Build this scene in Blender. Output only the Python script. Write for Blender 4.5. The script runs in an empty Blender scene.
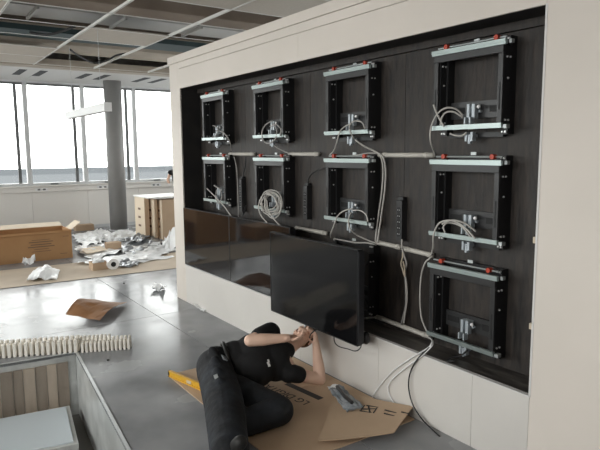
import bpy, bmesh, math, random
from mathutils import Vector, Matrix, noise

# ------------------------------------------------------------ camera, world, light, exposure
scene = bpy.context.scene
COL = scene.collection
cam_data = bpy.data.cameras.new('camera')
cam = bpy.data.objects.new('camera', cam_data)
COL.objects.link(cam)
cam_data.sensor_fit = 'HORIZONTAL'
cam_data.sensor_width = 36.0
cam_data.lens = 34.8
cam_data.clip_end = 3000
cam_data.clip_start = 0.05
yaw, pitch, roll = 0.96714, -0.12764, 0.0076
cam.matrix_world = (Matrix.Translation((6.1526, -2.9045, 1.9057))
                    @ Matrix.Rotation(yaw, 4, 'Z') @ Matrix.Rotation(pitch, 4, 'X')
                    @ Matrix.Rotation(roll, 4, 'Y') @ Matrix.Rotation(math.pi / 2, 4, 'X'))
scene.camera = cam

world = bpy.data.worlds.new('overcast_sky')
scene.world = world
world.use_nodes = True
bg = world.node_tree.nodes['Background']
bg.inputs['Color'].default_value = (1.0, 0.985, 0.965, 1)
bg.inputs['Strength'].default_value = 7.4
vs = scene.view_settings
vs.view_transform = 'Standard'
vs.look = 'None'
vs.gamma = 1.0
vs.use_curve_mapping = False
vs.exposure = 0.0
scene.cycles.use_denoising = True
scene.cycles.max_bounces = 10
scene.cycles.diffuse_bounces = 6
scene.cycles.sample_clamp_indirect = 8.0


def portal(name, loc, rot, sx, sy):
    d = bpy.data.lights.new(name, 'AREA')
    d.shape = 'RECTANGLE'
    d.size, d.size_y = sx, sy
    d.cycles.is_portal = True
    o = bpy.data.objects.new(name, d)
    o.location = loc
    o.rotation_euler = rot
    COL.objects.link(o)


FX = -8.9          # facade plane beyond the video wall
RY = -6.6          # facade behind the photographer
CEIL = 3.6
portal('window_portal', (FX - 0.05, 0.0, 2.35), (0, -math.pi / 2, 0), 2.5, 13.0)
portal('window_portal_far', (-2.6, 6.05, 2.35), (-math.pi / 2, 0, 0), 12.6, 2.5)  # serves the added far-side windows
portal('window_portal_rear', (-0.8, RY - 0.05, 2.35), (math.pi / 2, 0, 0), 16.2, 2.5)

# ------------------------------------------------------------ helpers
M = {}


def mat(name, col, rough=0.5, metal=0.0, col2=None, scale=6.0, bump=0.0, stretch=(1, 1, 1), detail=4.0,
        rough2=None, spec=0.5, bscale=None, coat=0.0, ior=1.45, contrast=(0.35, 0.65)):
    m = bpy.data.materials.new(name)
    m.use_nodes = True
    nt = m.node_tree
    b = nt.nodes['Principled BSDF']
    b.inputs['Base Color'].default_value = (*col, 1)
    b.inputs['Roughness'].default_value = rough
    b.inputs['Metallic'].default_value = metal
    b.inputs['Specular IOR Level'].default_value = spec
    b.inputs['IOR'].default_value = ior
    b.inputs['Coat Weight'].default_value = coat
    if col2 or bump or rough2 is not None:
        tc = nt.nodes.new('ShaderNodeTexCoord')
        mp = nt.nodes.new('ShaderNodeMapping')
        mp.inputs['Scale'].default_value = stretch
        nz = nt.nodes.new('ShaderNodeTexNoise')
        nz.inputs['Scale'].default_value = scale
        nz.inputs['Detail'].default_value = detail
        nt.links.new(tc.outputs['Object'], mp.inputs['Vector'])
        nt.links.new(mp.outputs['Vector'], nz.inputs['Vector'])
        rp = nt.nodes.new('ShaderNodeMapRange')
        rp.inputs['From Min'].default_value, rp.inputs['From Max'].default_value = contrast
        nt.links.new(nz.outputs['Fac'], rp.inputs['Value'])
        if col2:
            mx = nt.nodes.new('ShaderNodeMix')
            mx.data_type = 'RGBA'
            mx.inputs['A'].default_value = (*col, 1)
            mx.inputs['B'].default_value = (*col2, 1)
            nt.links.new(rp.outputs['Result'], mx.inputs['Factor'])
            nt.links.new(mx.outputs['Result'], b.inputs['Base Color'])
        if rough2 is not None:
            mr = nt.nodes.new('ShaderNodeMapRange')
            mr.inputs['To Min'].default_value = rough
            mr.inputs['To Max'].default_value = rough2
            nt.links.new(rp.outputs['Result'], mr.inputs['Value'])
            nt.links.new(mr.outputs['Result'], b.inputs['Roughness'])
        if bump:
            n2 = nz
            if bscale:
                n2 = nt.nodes.new('ShaderNodeTexNoise')
                n2.inputs['Scale'].default_value = bscale
                n2.inputs['Detail'].default_value = 3
                nt.links.new(mp.outputs['Vector'], n2.inputs['Vector'])
            bp = nt.nodes.new('ShaderNodeBump')
            bp.inputs['Strength'].default_value = bump
            bp.inputs['Distance'].default_value = 0.02
            nt.links.new(n2.outputs['Fac'], bp.inputs['Height'])
            nt.links.new(bp.outputs['Normal'], b.inputs['Normal'])
    M[name] = m
    return m


def glass_mat(name, tint, refl=1.0):
    m = bpy.data.materials.new(name)
    m.use_nodes = True
    nt = m.node_tree
    nt.nodes.remove(nt.nodes['Principled BSDF'])
    out = nt.nodes['Material Output']
    tr = nt.nodes.new('ShaderNodeBsdfTransparent')
    tr.inputs['Color'].default_value = (*tint, 1)
    gl = nt.nodes.new('ShaderNodeBsdfGlossy')
    gl.inputs['Roughness'].default_value = 0.02
    fr = nt.nodes.new('ShaderNodeFresnel')
    fr.inputs['IOR'].default_value = 1.35
    mx = nt.nodes.new('ShaderNodeMixShader')
    nt.links.new(fr.outputs['Fac'], mx.inputs['Fac'])
    nt.links.new(tr.outputs['BSDF'], mx.inputs[1])
    nt.links.new(gl.outputs['BSDF'], mx.inputs[2])
    nt.links.new(mx.outputs['Shader'], out.inputs['Surface'])
    M[name] = m


mat('wall_paint', (0.665, 0.61, 0.555), 0.55, col2=(0.63, 0.58, 0.525), scale=1.3, bump=0.02, bscale=60)
mat('wall_lower', (0.58, 0.555, 0.525), 0.55, col2=(0.62, 0.595, 0.56), scale=1.7, bump=0.02, bscale=60)
mat('groove', (0.16, 0.15, 0.14), 0.8)
mat('cut_edge', (0.62, 0.61, 0.60), 0.5)
mat('black_ply', (0.007, 0.006, 0.0055), 0.5, col2=(0.044, 0.034, 0.028), scale=3.0, stretch=(11, 11, 1.9), bump=0.25,
    detail=6, rough2=0.62, contrast=(0.30, 0.75))
mat('black_board', (0.010, 0.0095, 0.010), 0.6, col2=(0.018, 0.016, 0.015), scale=6)
mat('sill_board', (0.03, 0.026, 0.023), 0.4, col2=(0.16, 0.145, 0.13), scale=3, stretch=(1.2, 8, 8), detail=6,
    contrast=(0.4, 0.8), rough2=0.6)
mat('floor_vinyl', (0.225, 0.232, 0.243), 0.13, col2=(0.33, 0.335, 0.345), scale=1.6, detail=8, rough2=0.28, bump=0.04,
    bscale=2.2, spec=0.15)
mat('facade_white', (0.80, 0.775, 0.74), 0.45)
mat('facade_frame', (0.62, 0.63, 0.64), 0.4)
mat('gasket', (0.15, 0.155, 0.16), 0.5)
mat('column_grey', (0.23, 0.228, 0.225), 0.55, col2=(0.26, 0.255, 0.25), scale=2)
glass_mat('window_glass', (0.94, 0.96, 0.96))
mat('ceiling_tile', (0.54, 0.495, 0.44), 0.9, col2=(0.50, 0.46, 0.41), scale=40, bump=0.03)
mat('tee_white', (0.74, 0.73, 0.70), 0.4)
mat('bulkhead', (0.58, 0.57, 0.555), 0.5)
mat('slab', (0.19, 0.15, 0.12), 0.9, col2=(0.24, 0.195, 0.155), scale=2)
mat('duct_metal', (0.50, 0.49, 0.47), 0.45, metal=0.4, col2=(0.5, 0.5, 0.49), scale=5)
mat('duct_wrap', (0.38, 0.335, 0.28), 0.7, col2=(0.43, 0.38, 0.32), scale=4)
mat('teal_tray', (0.035, 0.06, 0.065), 0.5)
mat('dark_slot', (0.015, 0.015, 0.016), 0.6)
mat('black_cable', (0.012, 0.012, 0.013), 0.45)
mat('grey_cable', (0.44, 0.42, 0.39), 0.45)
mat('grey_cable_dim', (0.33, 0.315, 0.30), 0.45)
mat('conduit_pvc', (0.50, 0.475, 0.43), 0.4)
mat('aluminium', (0.36, 0.415, 0.405), 0.35, metal=0.75)
mat('aluminium_dull', (0.50, 0.53, 0.53), 0.45, metal=0.6)
mat('mount_black', (0.014, 0.014, 0.015), 0.38)
mat('mount_front', (0.030, 0.030, 0.031), 0.34)
mat('zinc', (0.40, 0.44, 0.47), 0.38, metal=0.25)
mat('bolt_steel', (0.78, 0.78, 0.78), 0.3, metal=0.5)
mat('red_plastic', (0.44, 0.045, 0.018), 0.4)
mat('white_plastic', (0.80, 0.80, 0.80), 0.35)
mat('black_plastic', (0.022, 0.022, 0.023), 0.4)
mat('socket_dark', (0.004, 0.004, 0.004), 0.6)
mat('screen', (0.006, 0.006, 0.007), 0.055, spec=0.65, ior=1.5)
mat('screen_satin', (0.0055, 0.0055, 0.006), 0.09, spec=0.5, ior=1.5)
mat('bezel', (0.010, 0.010, 0.011), 0.35)
mat('display_case', (0.022, 0.022, 0.025), 0.45)
mat('cardboard', (0.50, 0.36, 0.245), 0.75, col2=(0.54, 0.395, 0.27), scale=3, bump=0.02, bscale=40)
mat('cardboard_pale', (0.72, 0.61, 0.47), 0.75, col2=(0.75, 0.64, 0.50), scale=3)  # also stands in for light on carton sides and a flap
mat('cardboard_box', (0.38, 0.205, 0.09), 0.7, col2=(0.41, 0.23, 0.105), scale=3)
mat('kraft', (0.27, 0.125, 0.05), 0.6, col2=(0.33, 0.165, 0.075), scale=5)
mat('paper_mat', (0.50, 0.415, 0.325), 0.8, col2=(0.56, 0.47, 0.37), scale=2.5)
mat('print_ink', (0.035, 0.03, 0.028), 0.7)
mat('print_brown', (0.17, 0.105, 0.065), 0.7)
mat('foam_white', (0.84, 0.80, 0.73), 0.8)
mat('plastic_film', (0.88, 0.885, 0.89), 0.3, col2=(0.78, 0.79, 0.80), scale=6)
mat('silver_bag', (0.42, 0.44, 0.46), 0.28, metal=0.55, col2=(0.25, 0.26, 0.28), scale=14)
mat('clear_bag', (0.20, 0.225, 0.25), 0.2, col2=(0.36, 0.39, 0.42), scale=20)
mat('white_board', (0.82, 0.81, 0.79), 0.5)
mat('yellow_level', (0.62, 0.35, 0.03), 0.4)
mat('pit_metal', (0.66, 0.67, 0.66), 0.3, metal=0.3, col2=(0.44, 0.45, 0.44), scale=4)
mat('steel_trim', (0.58, 0.60, 0.61), 0.35, metal=0.4)
mat('pit_panel', (0.60, 0.66, 0.70), 0.35)
mat('plank_a', (0.42, 0.35, 0.28), 0.5, col2=(0.48, 0.40, 0.32), scale=4, stretch=(6, 6, 1))
mat('plank_b', (0.26, 0.215, 0.175), 0.5, col2=(0.31, 0.26, 0.21), scale=4, stretch=(6, 6, 1))
mat('concrete_dark', (0.13, 0.125, 0.115), 0.8)
mat('skin', (0.74, 0.49, 0.375), 0.5, col2=(0.77, 0.53, 0.41), scale=12)
mat('hair', (0.075, 0.032, 0.018), 0.6, col2=(0.13, 0.055, 0.03), scale=60)
mat('tshirt', (0.007, 0.007, 0.008), 0.85, bump=0.5, scale=9)
mat('jeans', (0.006, 0.007, 0.009), 0.8, col2=(0.030, 0.037, 0.049), scale=3.2, bump=0.9, bscale=9, contrast=(0.48, 0.78))
mat('belt', (0.008, 0.008, 0.008), 0.4)
mat('shoe', (0.012, 0.011, 0.010), 0.6)
mat('lamp_white', (0.55, 0.55, 0.55), 0.45)
mat('sea', (0.075, 0.079, 0.083), 0.9, spec=0.0)
mat('shore', (0.055, 0.059, 0.063), 0.95, spec=0.0)
mat('block_wood', (0.55, 0.47, 0.36), 0.7)


def wloc(o):
    v = Vector((0, 0, 0))
    while o is not None:
        v += o.location
        o = o.parent
    return v


def tag(o, label=None, cat=None, group=None, kind=None):
    if label:
        o['label'] = label
    if cat:
        o['category'] = cat
    if group:
        o['group'] = group
    if kind:
        o['kind'] = kind
    return o


def empty(name, loc=(0, 0, 0), label=None, cat=None, group=None, kind=None):
    o = bpy.data.objects.new(name, None)
    o.empty_display_size = 0.1
    COL.objects.link(o)
    o.location = loc
    return tag(o, label, cat, group, kind)


class MB:
    """collects shapes (world coordinates) for ONE mesh object"""

    def __init__(s):
        s.v, s.f = [], []

    def add(s, verts, faces):
        k = len(s.v)
        s.v += [Vector(v) for v in verts]
        s.f += [tuple(i + k for i in f) for f in faces]
        return s

    def box(s, a, b, mtx=None):
        x0, y0, z0 = a
        x1, y1, z1 = b
        vs_ = [(x0, y0, z0), (x1, y0, z0), (x1, y1, z0), (x0, y1, z0), (x0, y0, z1), (x1, y0, z1), (x1, y1, z1), (x0, y1, z1)]
        if mtx is not None:
            vs_ = [mtx @ Vector(v) for v in vs_]
        return s.add(vs_, [(0, 3, 2, 1), (4, 5, 6, 7), (0, 1, 5, 4), (1, 2, 6, 5), (2, 3, 7, 6), (3, 0, 4, 7)])

    def cyl(s, p0, p1, r, n=12, r2=None):
        return s.tube([p0, p1], r, n, r2)

    def tube(s, pts, r, n=6, r2=None):
        pts = [Vector(p) for p in pts]
        m = len(pts)
        verts, faces = [], []
        up = None
        for i, p in enumerate(pts):
            t = (pts[min(i + 1, m - 1)] - pts[max(i - 1, 0)])
            t = t.normalized() if t.length > 1e-9 else Vector((0, 0, 1))
            if up is None:
                up = t.orthogonal().normalized()
            up = (up - t * up.dot(t))
            up = up.normalized() if up.length > 1e-6 else t.orthogonal().normalized()
            w = t.cross(up)
            rr = r if r2 is None else r + (r2 - r) * i / (m - 1)
            for j in range(n):
                a = 2 * math.pi * j / n
                verts.append(p + (up * math.cos(a) + w * math.sin(a)) * rr)
        for i in range(m - 1):
            for j in range(n):
                j2 = (j + 1) % n
                faces.append((i * n + j, i * n + j2, (i + 1) * n + j2, (i + 1) * n + j))
        faces.append(tuple(range(n))[::-1])
        faces.append(tuple((m - 1) * n + j for j in range(n)))
        return s.add(verts, faces)

    def ell(s, c, rad, axes=None, nu=14, nv=9):
        c = Vector(c)
        ax = axes or (Vector((1, 0, 0)), Vector((0, 1, 0)), Vector((0, 0, 1)))
        verts, faces = [], []
        for i in range(1, nv):
            th = math.pi * i / nv
            for j in range(nu):
                ph = 2 * math.pi * j / nu
                d = (math.sin(th) * math.cos(ph) * rad[0], math.sin(th) * math.sin(ph) * rad[1], math.cos(th) * rad[2])
                verts.append(c + ax[0] * d[0] + ax[1] * d[1] + ax[2] * d[2])
        top = len(verts)
        verts.append(c + ax[2] * rad[2])
        bot = len(verts)
        verts.append(c - ax[2] * rad[2])
        for i in range(nv - 2):
            for j in range(nu):
                j2 = (j + 1) % nu
                faces.append((i * nu + j, (i + 1) * nu + j, (i + 1) * nu + j2, i * nu + j2))
        for j in range(nu):
            j2 = (j + 1) % nu
            faces.append((top, j, j2))
            faces.append((bot, (nv - 2) * nu + j2, (nv - 2) * nu + j))
        return s.add(verts, faces)

    def cap(s, p0, p1, r0, r1, n=12):
        """tapered capsule, closed"""
        p0, p1 = Vector(p0), Vector(p1)
        t = (p1 - p0).normalized()
        u = t.orthogonal().normalized()
        w = t.cross(u)
        rings = [(p0 - t * r0 * math.sin(a), r0 * math.cos(a)) for a in (1.2, 0.8, 0.4, 0.0)]
        rings += [(p1 + t * r1 * math.sin(a), r1 * math.cos(a)) for a in (0.0, 0.4, 0.8, 1.2)]
        verts, faces = [], []
        for c, r in rings:
            for j in range(n):
                a = 2 * math.pi * j / n
                verts.append(c + (u * math.cos(a) + w * math.sin(a)) * r)
        for i in range(len(rings) - 1):
            for j in range(n):
                j2 = (j + 1) % n
                faces.append((i * n + j, i * n + j2, (i + 1) * n + j2, (i + 1) * n + j))
        faces.append(tuple(range(n))[::-1])
        faces.append(tuple((len(rings) - 1) * n + j for j in range(n)))
        return s.add(verts, faces)

    def prism(s, poly, z0, z1):
        n = len(poly)
        verts = [(x, y, z0) for x, y in poly] + [(x, y, z1) for x, y in poly]
        faces = [tuple(range(n))[::-1], tuple(range(n, 2 * n))]
        faces += [(i, (i + 1) % n, n + (i + 1) % n, n + i) for i in range(n)]
        return s.add(verts, faces)

    def mesh(s, name, off, bevel=0.0, smooth=False, seg=2):
        me = bpy.data.meshes.new(name)
        me.from_pydata([v - off for v in s.v], [], s.f)
        bm = bmesh.new()
        bm.from_mesh(me)
        bmesh.ops.recalc_face_normals(bm, faces=bm.faces)
        if bevel:
            bmesh.ops.bevel(bm, geom=list(bm.edges), offset=bevel, segments=seg, affect='EDGES', profile=0.6)
        for f in bm.faces:
            f.smooth = smooth
        bm.to_mesh(me)
        bm.free()
        return me

    def build(s, name, m, parent=None, bevel=0.0, smooth=False, label=None, cat=None, group=None, kind=None, seg=2):
        if parent is None:
            lo = Vector((min(v.x for v in s.v), min(v.y for v in s.v), min(v.z for v in s.v)))
            hi = Vector((max(v.x for v in s.v), max(v.y for v in s.v), max(v.z for v in s.v)))
            off = Vector(((lo.x + hi.x) / 2, (lo.y + hi.y) / 2, lo.z))
        else:
            off = wloc(parent)
        me = s.mesh(name, off, bevel, smooth, seg)
        me.materials.append(M[m] if isinstance(m, str) else m)
        o = bpy.data.objects.new(name, me)
        COL.objects.link(o)
        if parent is None:
            o.location = off
        else:
            o.parent = parent
        return tag(o, label, cat, group, kind)


def box(name, a, b, m, parent=None, bevel=0.0, **kw):
    return MB().box(a, b).build(name, m, parent, bevel, **kw)


def smooth_path(pts, k=5):
    P = [Vector(p) for p in pts]
    if len(P) < 3:
        return P
    out = []
    for i in range(len(P) - 1):
        a, b, c, d = P[max(i - 1, 0)], P[i], P[i + 1], P[min(i + 2, len(P) - 1)]
        for j in range(k):
            t = j / k
            out.append(0.5 * ((2 * b) + (c - a) * t + (2 * a - 5 * b + 4 * c - d) * t * t + (3 * b - a - 3 * c + d) * t ** 3))
    out.append(P[-1])
    return out


def cable(name, pts, r, m, label, cat='cable', group=None, parent=None, n=6, k=5):
    return MB().tube(smooth_path(pts, k), r, n).build(name, m, parent, smooth=True, label=label, cat=cat, group=group)


def copy_tree(o, parent=None):
    c = o.copy()
    COL.objects.link(c)
    if parent is not None:
        c.parent = parent
    for ch in list(o.children):
        copy_tree(ch, c)
    return c


def text_mesh(name, body, size, origin, xdir, ydir, m, parent, thick=0.0006, kind=None, label=None, align='CENTER'):
    cu = bpy.data.curves.new(name, 'FONT')
    cu.body = body
    cu.size = size
    cu.align_x = align
    cu.extrude = thick
    to = bpy.data.objects.new(name, cu)
    COL.objects.link(to)
    dg = bpy.context.evaluated_depsgraph_get()
    me = bpy.data.meshes.new_from_object(to.evaluated_get(dg))
    bpy.data.objects.remove(to)
    x, y = Vector(xdir).normalized(), Vector(ydir).normalized()
    z = x.cross(y)
    mt = Matrix((x, y, z)).transposed().to_4x4()
    mt.translation = Vector(origin) - wloc(parent)
    me.transform(mt)
    me.name = name
    me.materials.clear()
    me.materials.append(M[m])
    o = bpy.data.objects.new(name, me)
    COL.objects.link(o)
    o.parent = parent
    return tag(o, label, None, None, kind)


def sheet_mesh(name, corners, nx, ny, amp, seed, m, thick=0.003, lift=0.0, fn=None, freq=3.0, parent=None, ragged=0.0, **kw):
    """a crumpled sheet between four corners, with real thickness"""
    random.seed(seed)
    A, B, C_, D = [Vector(c) for c in corners]
    verts, faces = [], []
    for i in range(nx + 1):
        for j in range(ny + 1):
            s, t = i / nx, j / ny
            p = (A * (1 - s) + B * s) * (1 - t) + (D * (1 - s) + C_ * s) * t
            q = Vector((p.x * freq + seed * 7.1, p.y * freq, seed * 1.3))
            h = abs(noise.noise(q)) * amp + abs(noise.noise(q * 2.3)) * amp * 0.6
            if fn:
                h += fn(s, t)
            if ragged and (i in (0, nx) or j in (0, ny)):
                p = p + Vector((random.uniform(-1, 1), random.uniform(-1, 1), 0)) * ragged
            verts.append(Vector((p.x, p.y, p.z + lift + h)))
    n1 = len(verts)
    verts += [v - Vector((0, 0, thick)) for v in verts]
    w = ny + 1
    for i in range(nx):
        for j in range(ny):
            a = i * w + j
            faces.append((a, a + w, a + w + 1, a + 1))
            faces.append((n1 + a, n1 + a + 1, n1 + a + w + 1, n1 + a + w))
    rim = [i * w for i in range(nx + 1)] + [nx * w + j for j in range(1, ny + 1)] + [i * w + ny for i in range(nx - 1, -1, -1)] + \
          [j for j in range(ny - 1, 0, -1)]
    for k in range(len(rim)):
        a, b = rim[k], rim[(k + 1) % len(rim)]
        faces.append((a, n1 + a, n1 + b, b))
    mb = MB()
    mb.add(verts, faces)
    return mb.build(name, m, parent, smooth=False, **kw)


def remesh(name, mb, voxel, m, parent, smooth_it=4, label=None):
    """join closed shapes into one continuous skin"""
    off = wloc(parent) if parent is not None else Vector((0, 0, 0))
    me = mb.mesh(name + '_raw', off)
    tmp = bpy.data.objects.new(name + '_raw', me)
    COL.objects.link(tmp)
    r = tmp.modifiers.new('remesh', 'REMESH')
    r.mode = 'VOXEL'
    r.voxel_size = voxel
    sm = tmp.modifiers.new('smooth', 'SMOOTH')
    sm.factor = 0.5
    sm.iterations = smooth_it
    dg = bpy.context.evaluated_depsgraph_get()
    out = bpy.data.meshes.new_from_object(tmp.evaluated_get(dg))
    bpy.data.objects.remove(tmp)
    out.name = name
    for p in out.polygons:
        p.use_smooth = True
    out.materials.clear()
    out.materials.append(M[m])
    o = bpy.data.objects.new(name, out)
    COL.objects.link(o)
    o.parent = parent
    return tag(o, label)

# ------------------------------------------------------------ floor with the open pit
ang = math.radians(-5.2)
E1 = Vector((math.cos(ang), math.sin(ang), 0))
E2 = Vector((math.sin(ang), -math.cos(ang), 0))
H0 = Vector((0.509, -1.640, 0))
H1, H3 = H0 + E1 * 2.7, H0 + E2 * 1.75
H2 = H1 + E2 * 1.75
X0, X1, Y0, Y1 = -9.0, 11.0, -6.6, 6.0
floor = box('floor', (X0, Y0, -0.95), (X1, Y1, -0.85), 'concrete_dark', kind='structure')
JX, JY, g = -0.25, -0.54, 0.0035
tz = (-0.022, 0.0)


def floor_sheet(polys):
    mb = MB()
    for p in polys:
        mb.prism(p, *tz)
    return mb.build('floor_sheet', 'floor_vinyl', floor)


floor_sheet([[(X0, JY + g), (-4.6, JY + g), (-4.6, Y1), (X0, Y1)]])
floor_sheet([[(-4.6 + 2 * g, JY + g), (JX - g, JY + g), (JX - g, Y1), (-4.6 + 2 * g, Y1)]])
floor_sheet([[(JX + g, JY + g), (X1, JY + g), (X1, Y1), (JX + g, Y1)]])
floor_sheet([[(X0, Y0), (-4.6, Y0), (-4.6, JY - g), (X0, JY - g)]])
floor_sheet([[(-4.6 + 2 * g, Y0), (JX - g, Y0), (JX - g, JY - g), (-4.6 + 2 * g, JY - g)]])
xa = JX + g
floor_sheet([[(xa, H0.y), (H0.x, H0.y), (H1.x, H1.y), (X1, H1.y), (X1, JY - g), (xa, JY - g)],
             [(xa, H3.y), (H3.x, H3.y), (H0.x, H0.y), (xa, H0.y)],
             [(H1.x, H1.y), (H2.x, H2.y), (X1, H2.y), (X1, H1.y)],
             [(xa, Y0), (X1, Y0), (X1, H2.y), (H2.x, H2.y), (H3.x, H3.y), (xa, H3.y)]])

pit = empty('floor_pit', H0, kind='structure')
PM = Matrix((E1, -E2, Vector((0, 0, 1)))).transposed().to_4x4()
PM.translation = H0


def pbox(name, a, b, m, **kw):
    return MB().box(a, b, PM).build(name, m, pit, **kw)


PD = -0.62
pbox('pit_base', (-0.05, -1.8, PD - 0.05), (2.75, 0.05, PD), 'concrete_dark')
pbox('side_lining', (0.0, 0.0, PD), (2.7, 0.02, -0.024), 'pit_metal')
pbox('side_lining', (0.0, -1.77, PD), (2.7, -1.75, -0.024), 'pit_metal')
pbox('end_lining', (2.7, -1.75, PD), (2.72, 0.0, -0.024), 'pit_metal')
pbox('end_lining', (-0.02, -1.75, PD), (-0.004, 0.0, -0.024), 'pit_metal')
random.seed(4)
y = -0.075
pm = ['plank_b', 'plank_a', 'plank_b', 'plank_a', 'plank_b']
for k in range(12):
    w = (0.105, 0.088, 0.10, 0.10, 0.085)[k % 5]
    pbox('plank', (0.0, y - w + 0.004, PD), (0.016 + 0.006 * (k % 2), y, -0.075), pm[k % 5])
    y -= w
pbox('edge_trim', (-0.02, 0.0, -0.024), (2.72, 0.022, 0.006), 'steel_trim')
pbox('edge_trim', (-0.02, -1.77, -0.024), (0.0, 0.0, 0.006), 'steel_trim')
pbox('edge_trim', (2.70, -1.75, -0.024), (2.72, 0.0, 0.006), 'steel_trim')
pbox('edge_trim', (0.0, -1.772, -0.024), (2.70, -1.75, 0.006), 'steel_trim')

tile_root = empty('floor_tile', PM @ Vector((0.6, -0.5, PD)),
                  'pale blue lift-out floor tile lying at the bottom of the open floor pit', 'floor tile')
MT = PM @ Matrix.Translation((0.16, -0.10, PD + 0.075)) @ Matrix.Rotation(math.radians(-3), 4, 'Z')
MB().box((0, -0.75, -0.075), (0.80, 0, 0.10), MT).build('tile_edge', 'pit_metal', tile_root, bevel=0.004)
MB().box((0.035, -0.715, 0.101), (0.765, -0.035, 0.112), MT).build('tile_face', 'pit_panel', tile_root, bevel=0.003)

# ------------------------------------------------------------ front wall with the recess
OX0, OX1, OZ0, OZ1 = -0.62, 4.265, 0.485, 2.667
WX0, WX1, WT = -0.925, 10.9, 0.50
BACK = 0.265
wf = MB()
wf.box((WX0, 0.018, 0), (OX0 - 0.012, WT, 2.98))
wf.box((OX1 + 0.012, 0.018, 0), (WX1, WT, 2.98))
wf.box((OX0 - 0.012, 0.018, 0), (OX1 + 0.012, WT, OZ0 - 0.02))
wf.box((OX0 - 0.012, 0.018, OZ1 + 0.012), (OX1 + 0.012, WT, 2.98))
wf.box((OX0 - 0.012, BACK + 0.02, OZ0 - 0.02), (OX1 + 0.012, WT, OZ1 + 0.012))
wall = wf.build('wall_front', 'groove', kind='structure')


def panel(a, b, m='wall_paint'):
    box('panel', (a[0], 0, a[1]), (b[0], 0.018, b[1]), m, wall, bevel=0.0008, seg=1)


panel((WX0, 0), (-0.668, 2.978))
panel((-0.665, 0), (OX0, 2.978))
s = 0.0008
for a, b in ((-0.62, -0.226), (-0.226, 0.82), (0.82, 1.93), (1.93, 2.98), (2.98, 3.86), (3.86, 4.265)):
    panel((a + s, 0), (b - s, OZ0), 'wall_lower')
for a, b in ((OX0, 1.93), (1.93, OX1)):
    panel((a + s, OZ1), (b - s, 2.900))
    panel((a + s, 2.904), (b - s, 2.978))
panel((OX1 + s, 0), (6.2, 2.978))
panel((6.2 + s, 0), (8.6, 2.978))
panel((8.6 + s, 0), (WX1, 2.978))
tr = box('trim_1', (WX0 - 0.02, -0.016, 2.98), (WX1, WT + 0.02, 3.066), 'wall_paint', bevel=0.004, kind='structure')
t2 = MB()
t2.box((OX1 - 0.004, -0.003, OZ0 - 0.004), (OX1 + 0.008, 0.03, OZ1 + 0.004))
t2.box((OX0 - 0.004, -0.003, OZ0 - 0.006), (OX1 + 0.004, 0.03, OZ0 + 0.002))
t2.build('trim_2', 'cut_edge', kind='structure')

wb = MB().box((OX0, BACK + 0.012, OZ0), (OX1, BACK + 0.02, OZ1)).build('wall_back', 'black_board', kind='structure')
xs = (OX0, 0.52, 1.74, 2.96, OX1)
for a, b in zip(xs[:-1], xs[1:]):
    box('plywood_sheet', (a + 0.0015, BACK, OZ0), (b - 0.0015, BACK + 0.012, OZ1), 'black_ply', wb)
box('reveal_board', (OX0 - 0.012, 0.002, OZ0), (OX0, BACK, OZ1), 'black_board', wb)
box('reveal_board', (OX1, 0.002, OZ0), (OX1 + 0.010, BACK, OZ1), 'black_board', wb)
box('soffit_board', (OX0, 0.002, OZ1), (OX1, BACK, OZ1 + 0.012), 'black_board', wb)
box('soffit_board', (OX0, BACK - 0.035, OZ1 - 0.05), (OX1, BACK, OZ1), 'black_ply', wb)
box('sill_board', (OX0, 0.002, OZ0 - 0.02), (OX1, BACK, OZ0), 'sill_board', wb)
for k, (x, z) in enumerate(((4.235, 1.395), (4.235, 0.895))):
    box('wood_shim', (x, 0.012, z - 0.018), (OX1, 0.05, z + 0.018), 'block_wood', None, 0.003,
        label=('small pale wooden shim on the right edge of the recess, %s of two' % ('upper', 'lower')[k]), cat='shim')

# ------------------------------------------------------------ facades with windows
FY0, FY1 = -6.6, 6.0
wl = MB().box((FX - 0.25, FY0, 0), (FX, FY1, 1.10)).box((FX - 0.25, FY0, 3.58), (FX, FY1, 4.5)).build(
    'wall_left', 'facade_white', kind='structure')
ms = [0.98 + 1.3 * k for k in range(-6, 5)]
for k, a in enumerate(ms[:-1]):
    b = ms[k + 1]
    box('lower_panel', (FX, a + 0.004, 0.08), (FX + 0.02, b - 0.004, 0.96), 'facade_white', wl, 0.002, seg=1)
box('cable_trunk', (FX, FY0, 0.965), (FX + 0.06, FY1, 1.085), 'facade_white', wl, 0.004)
for yk in (-0.1, 1.35, 2.75):
    bx_ = box('socket_plate', (FX + 0.06, yk - 0.14, 0.985), (FX + 0.068, yk + 0.14, 1.065), 'white_plastic', wl, 0.002)
    box('socket_hole', (FX + 0.068, yk - 0.09, 1.005), (FX + 0.070, yk - 0.03, 1.045), 'gasket', bx_)
    box('socket_hole', (FX + 0.068, yk + 0.03, 1.005), (FX + 0.070, yk + 0.09, 1.045), 'gasket', bx_)
box('trim_3', (FX - 0.2, FY0, 1.09), (FX + 0.09, FY1, 1.12), 'facade_white', None, 0.004, kind='structure')
box('baseboard_left', (FX, FY0, 0), (FX + 0.03, FY1, 0.075), 'facade_frame', None, kind='structure')


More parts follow.
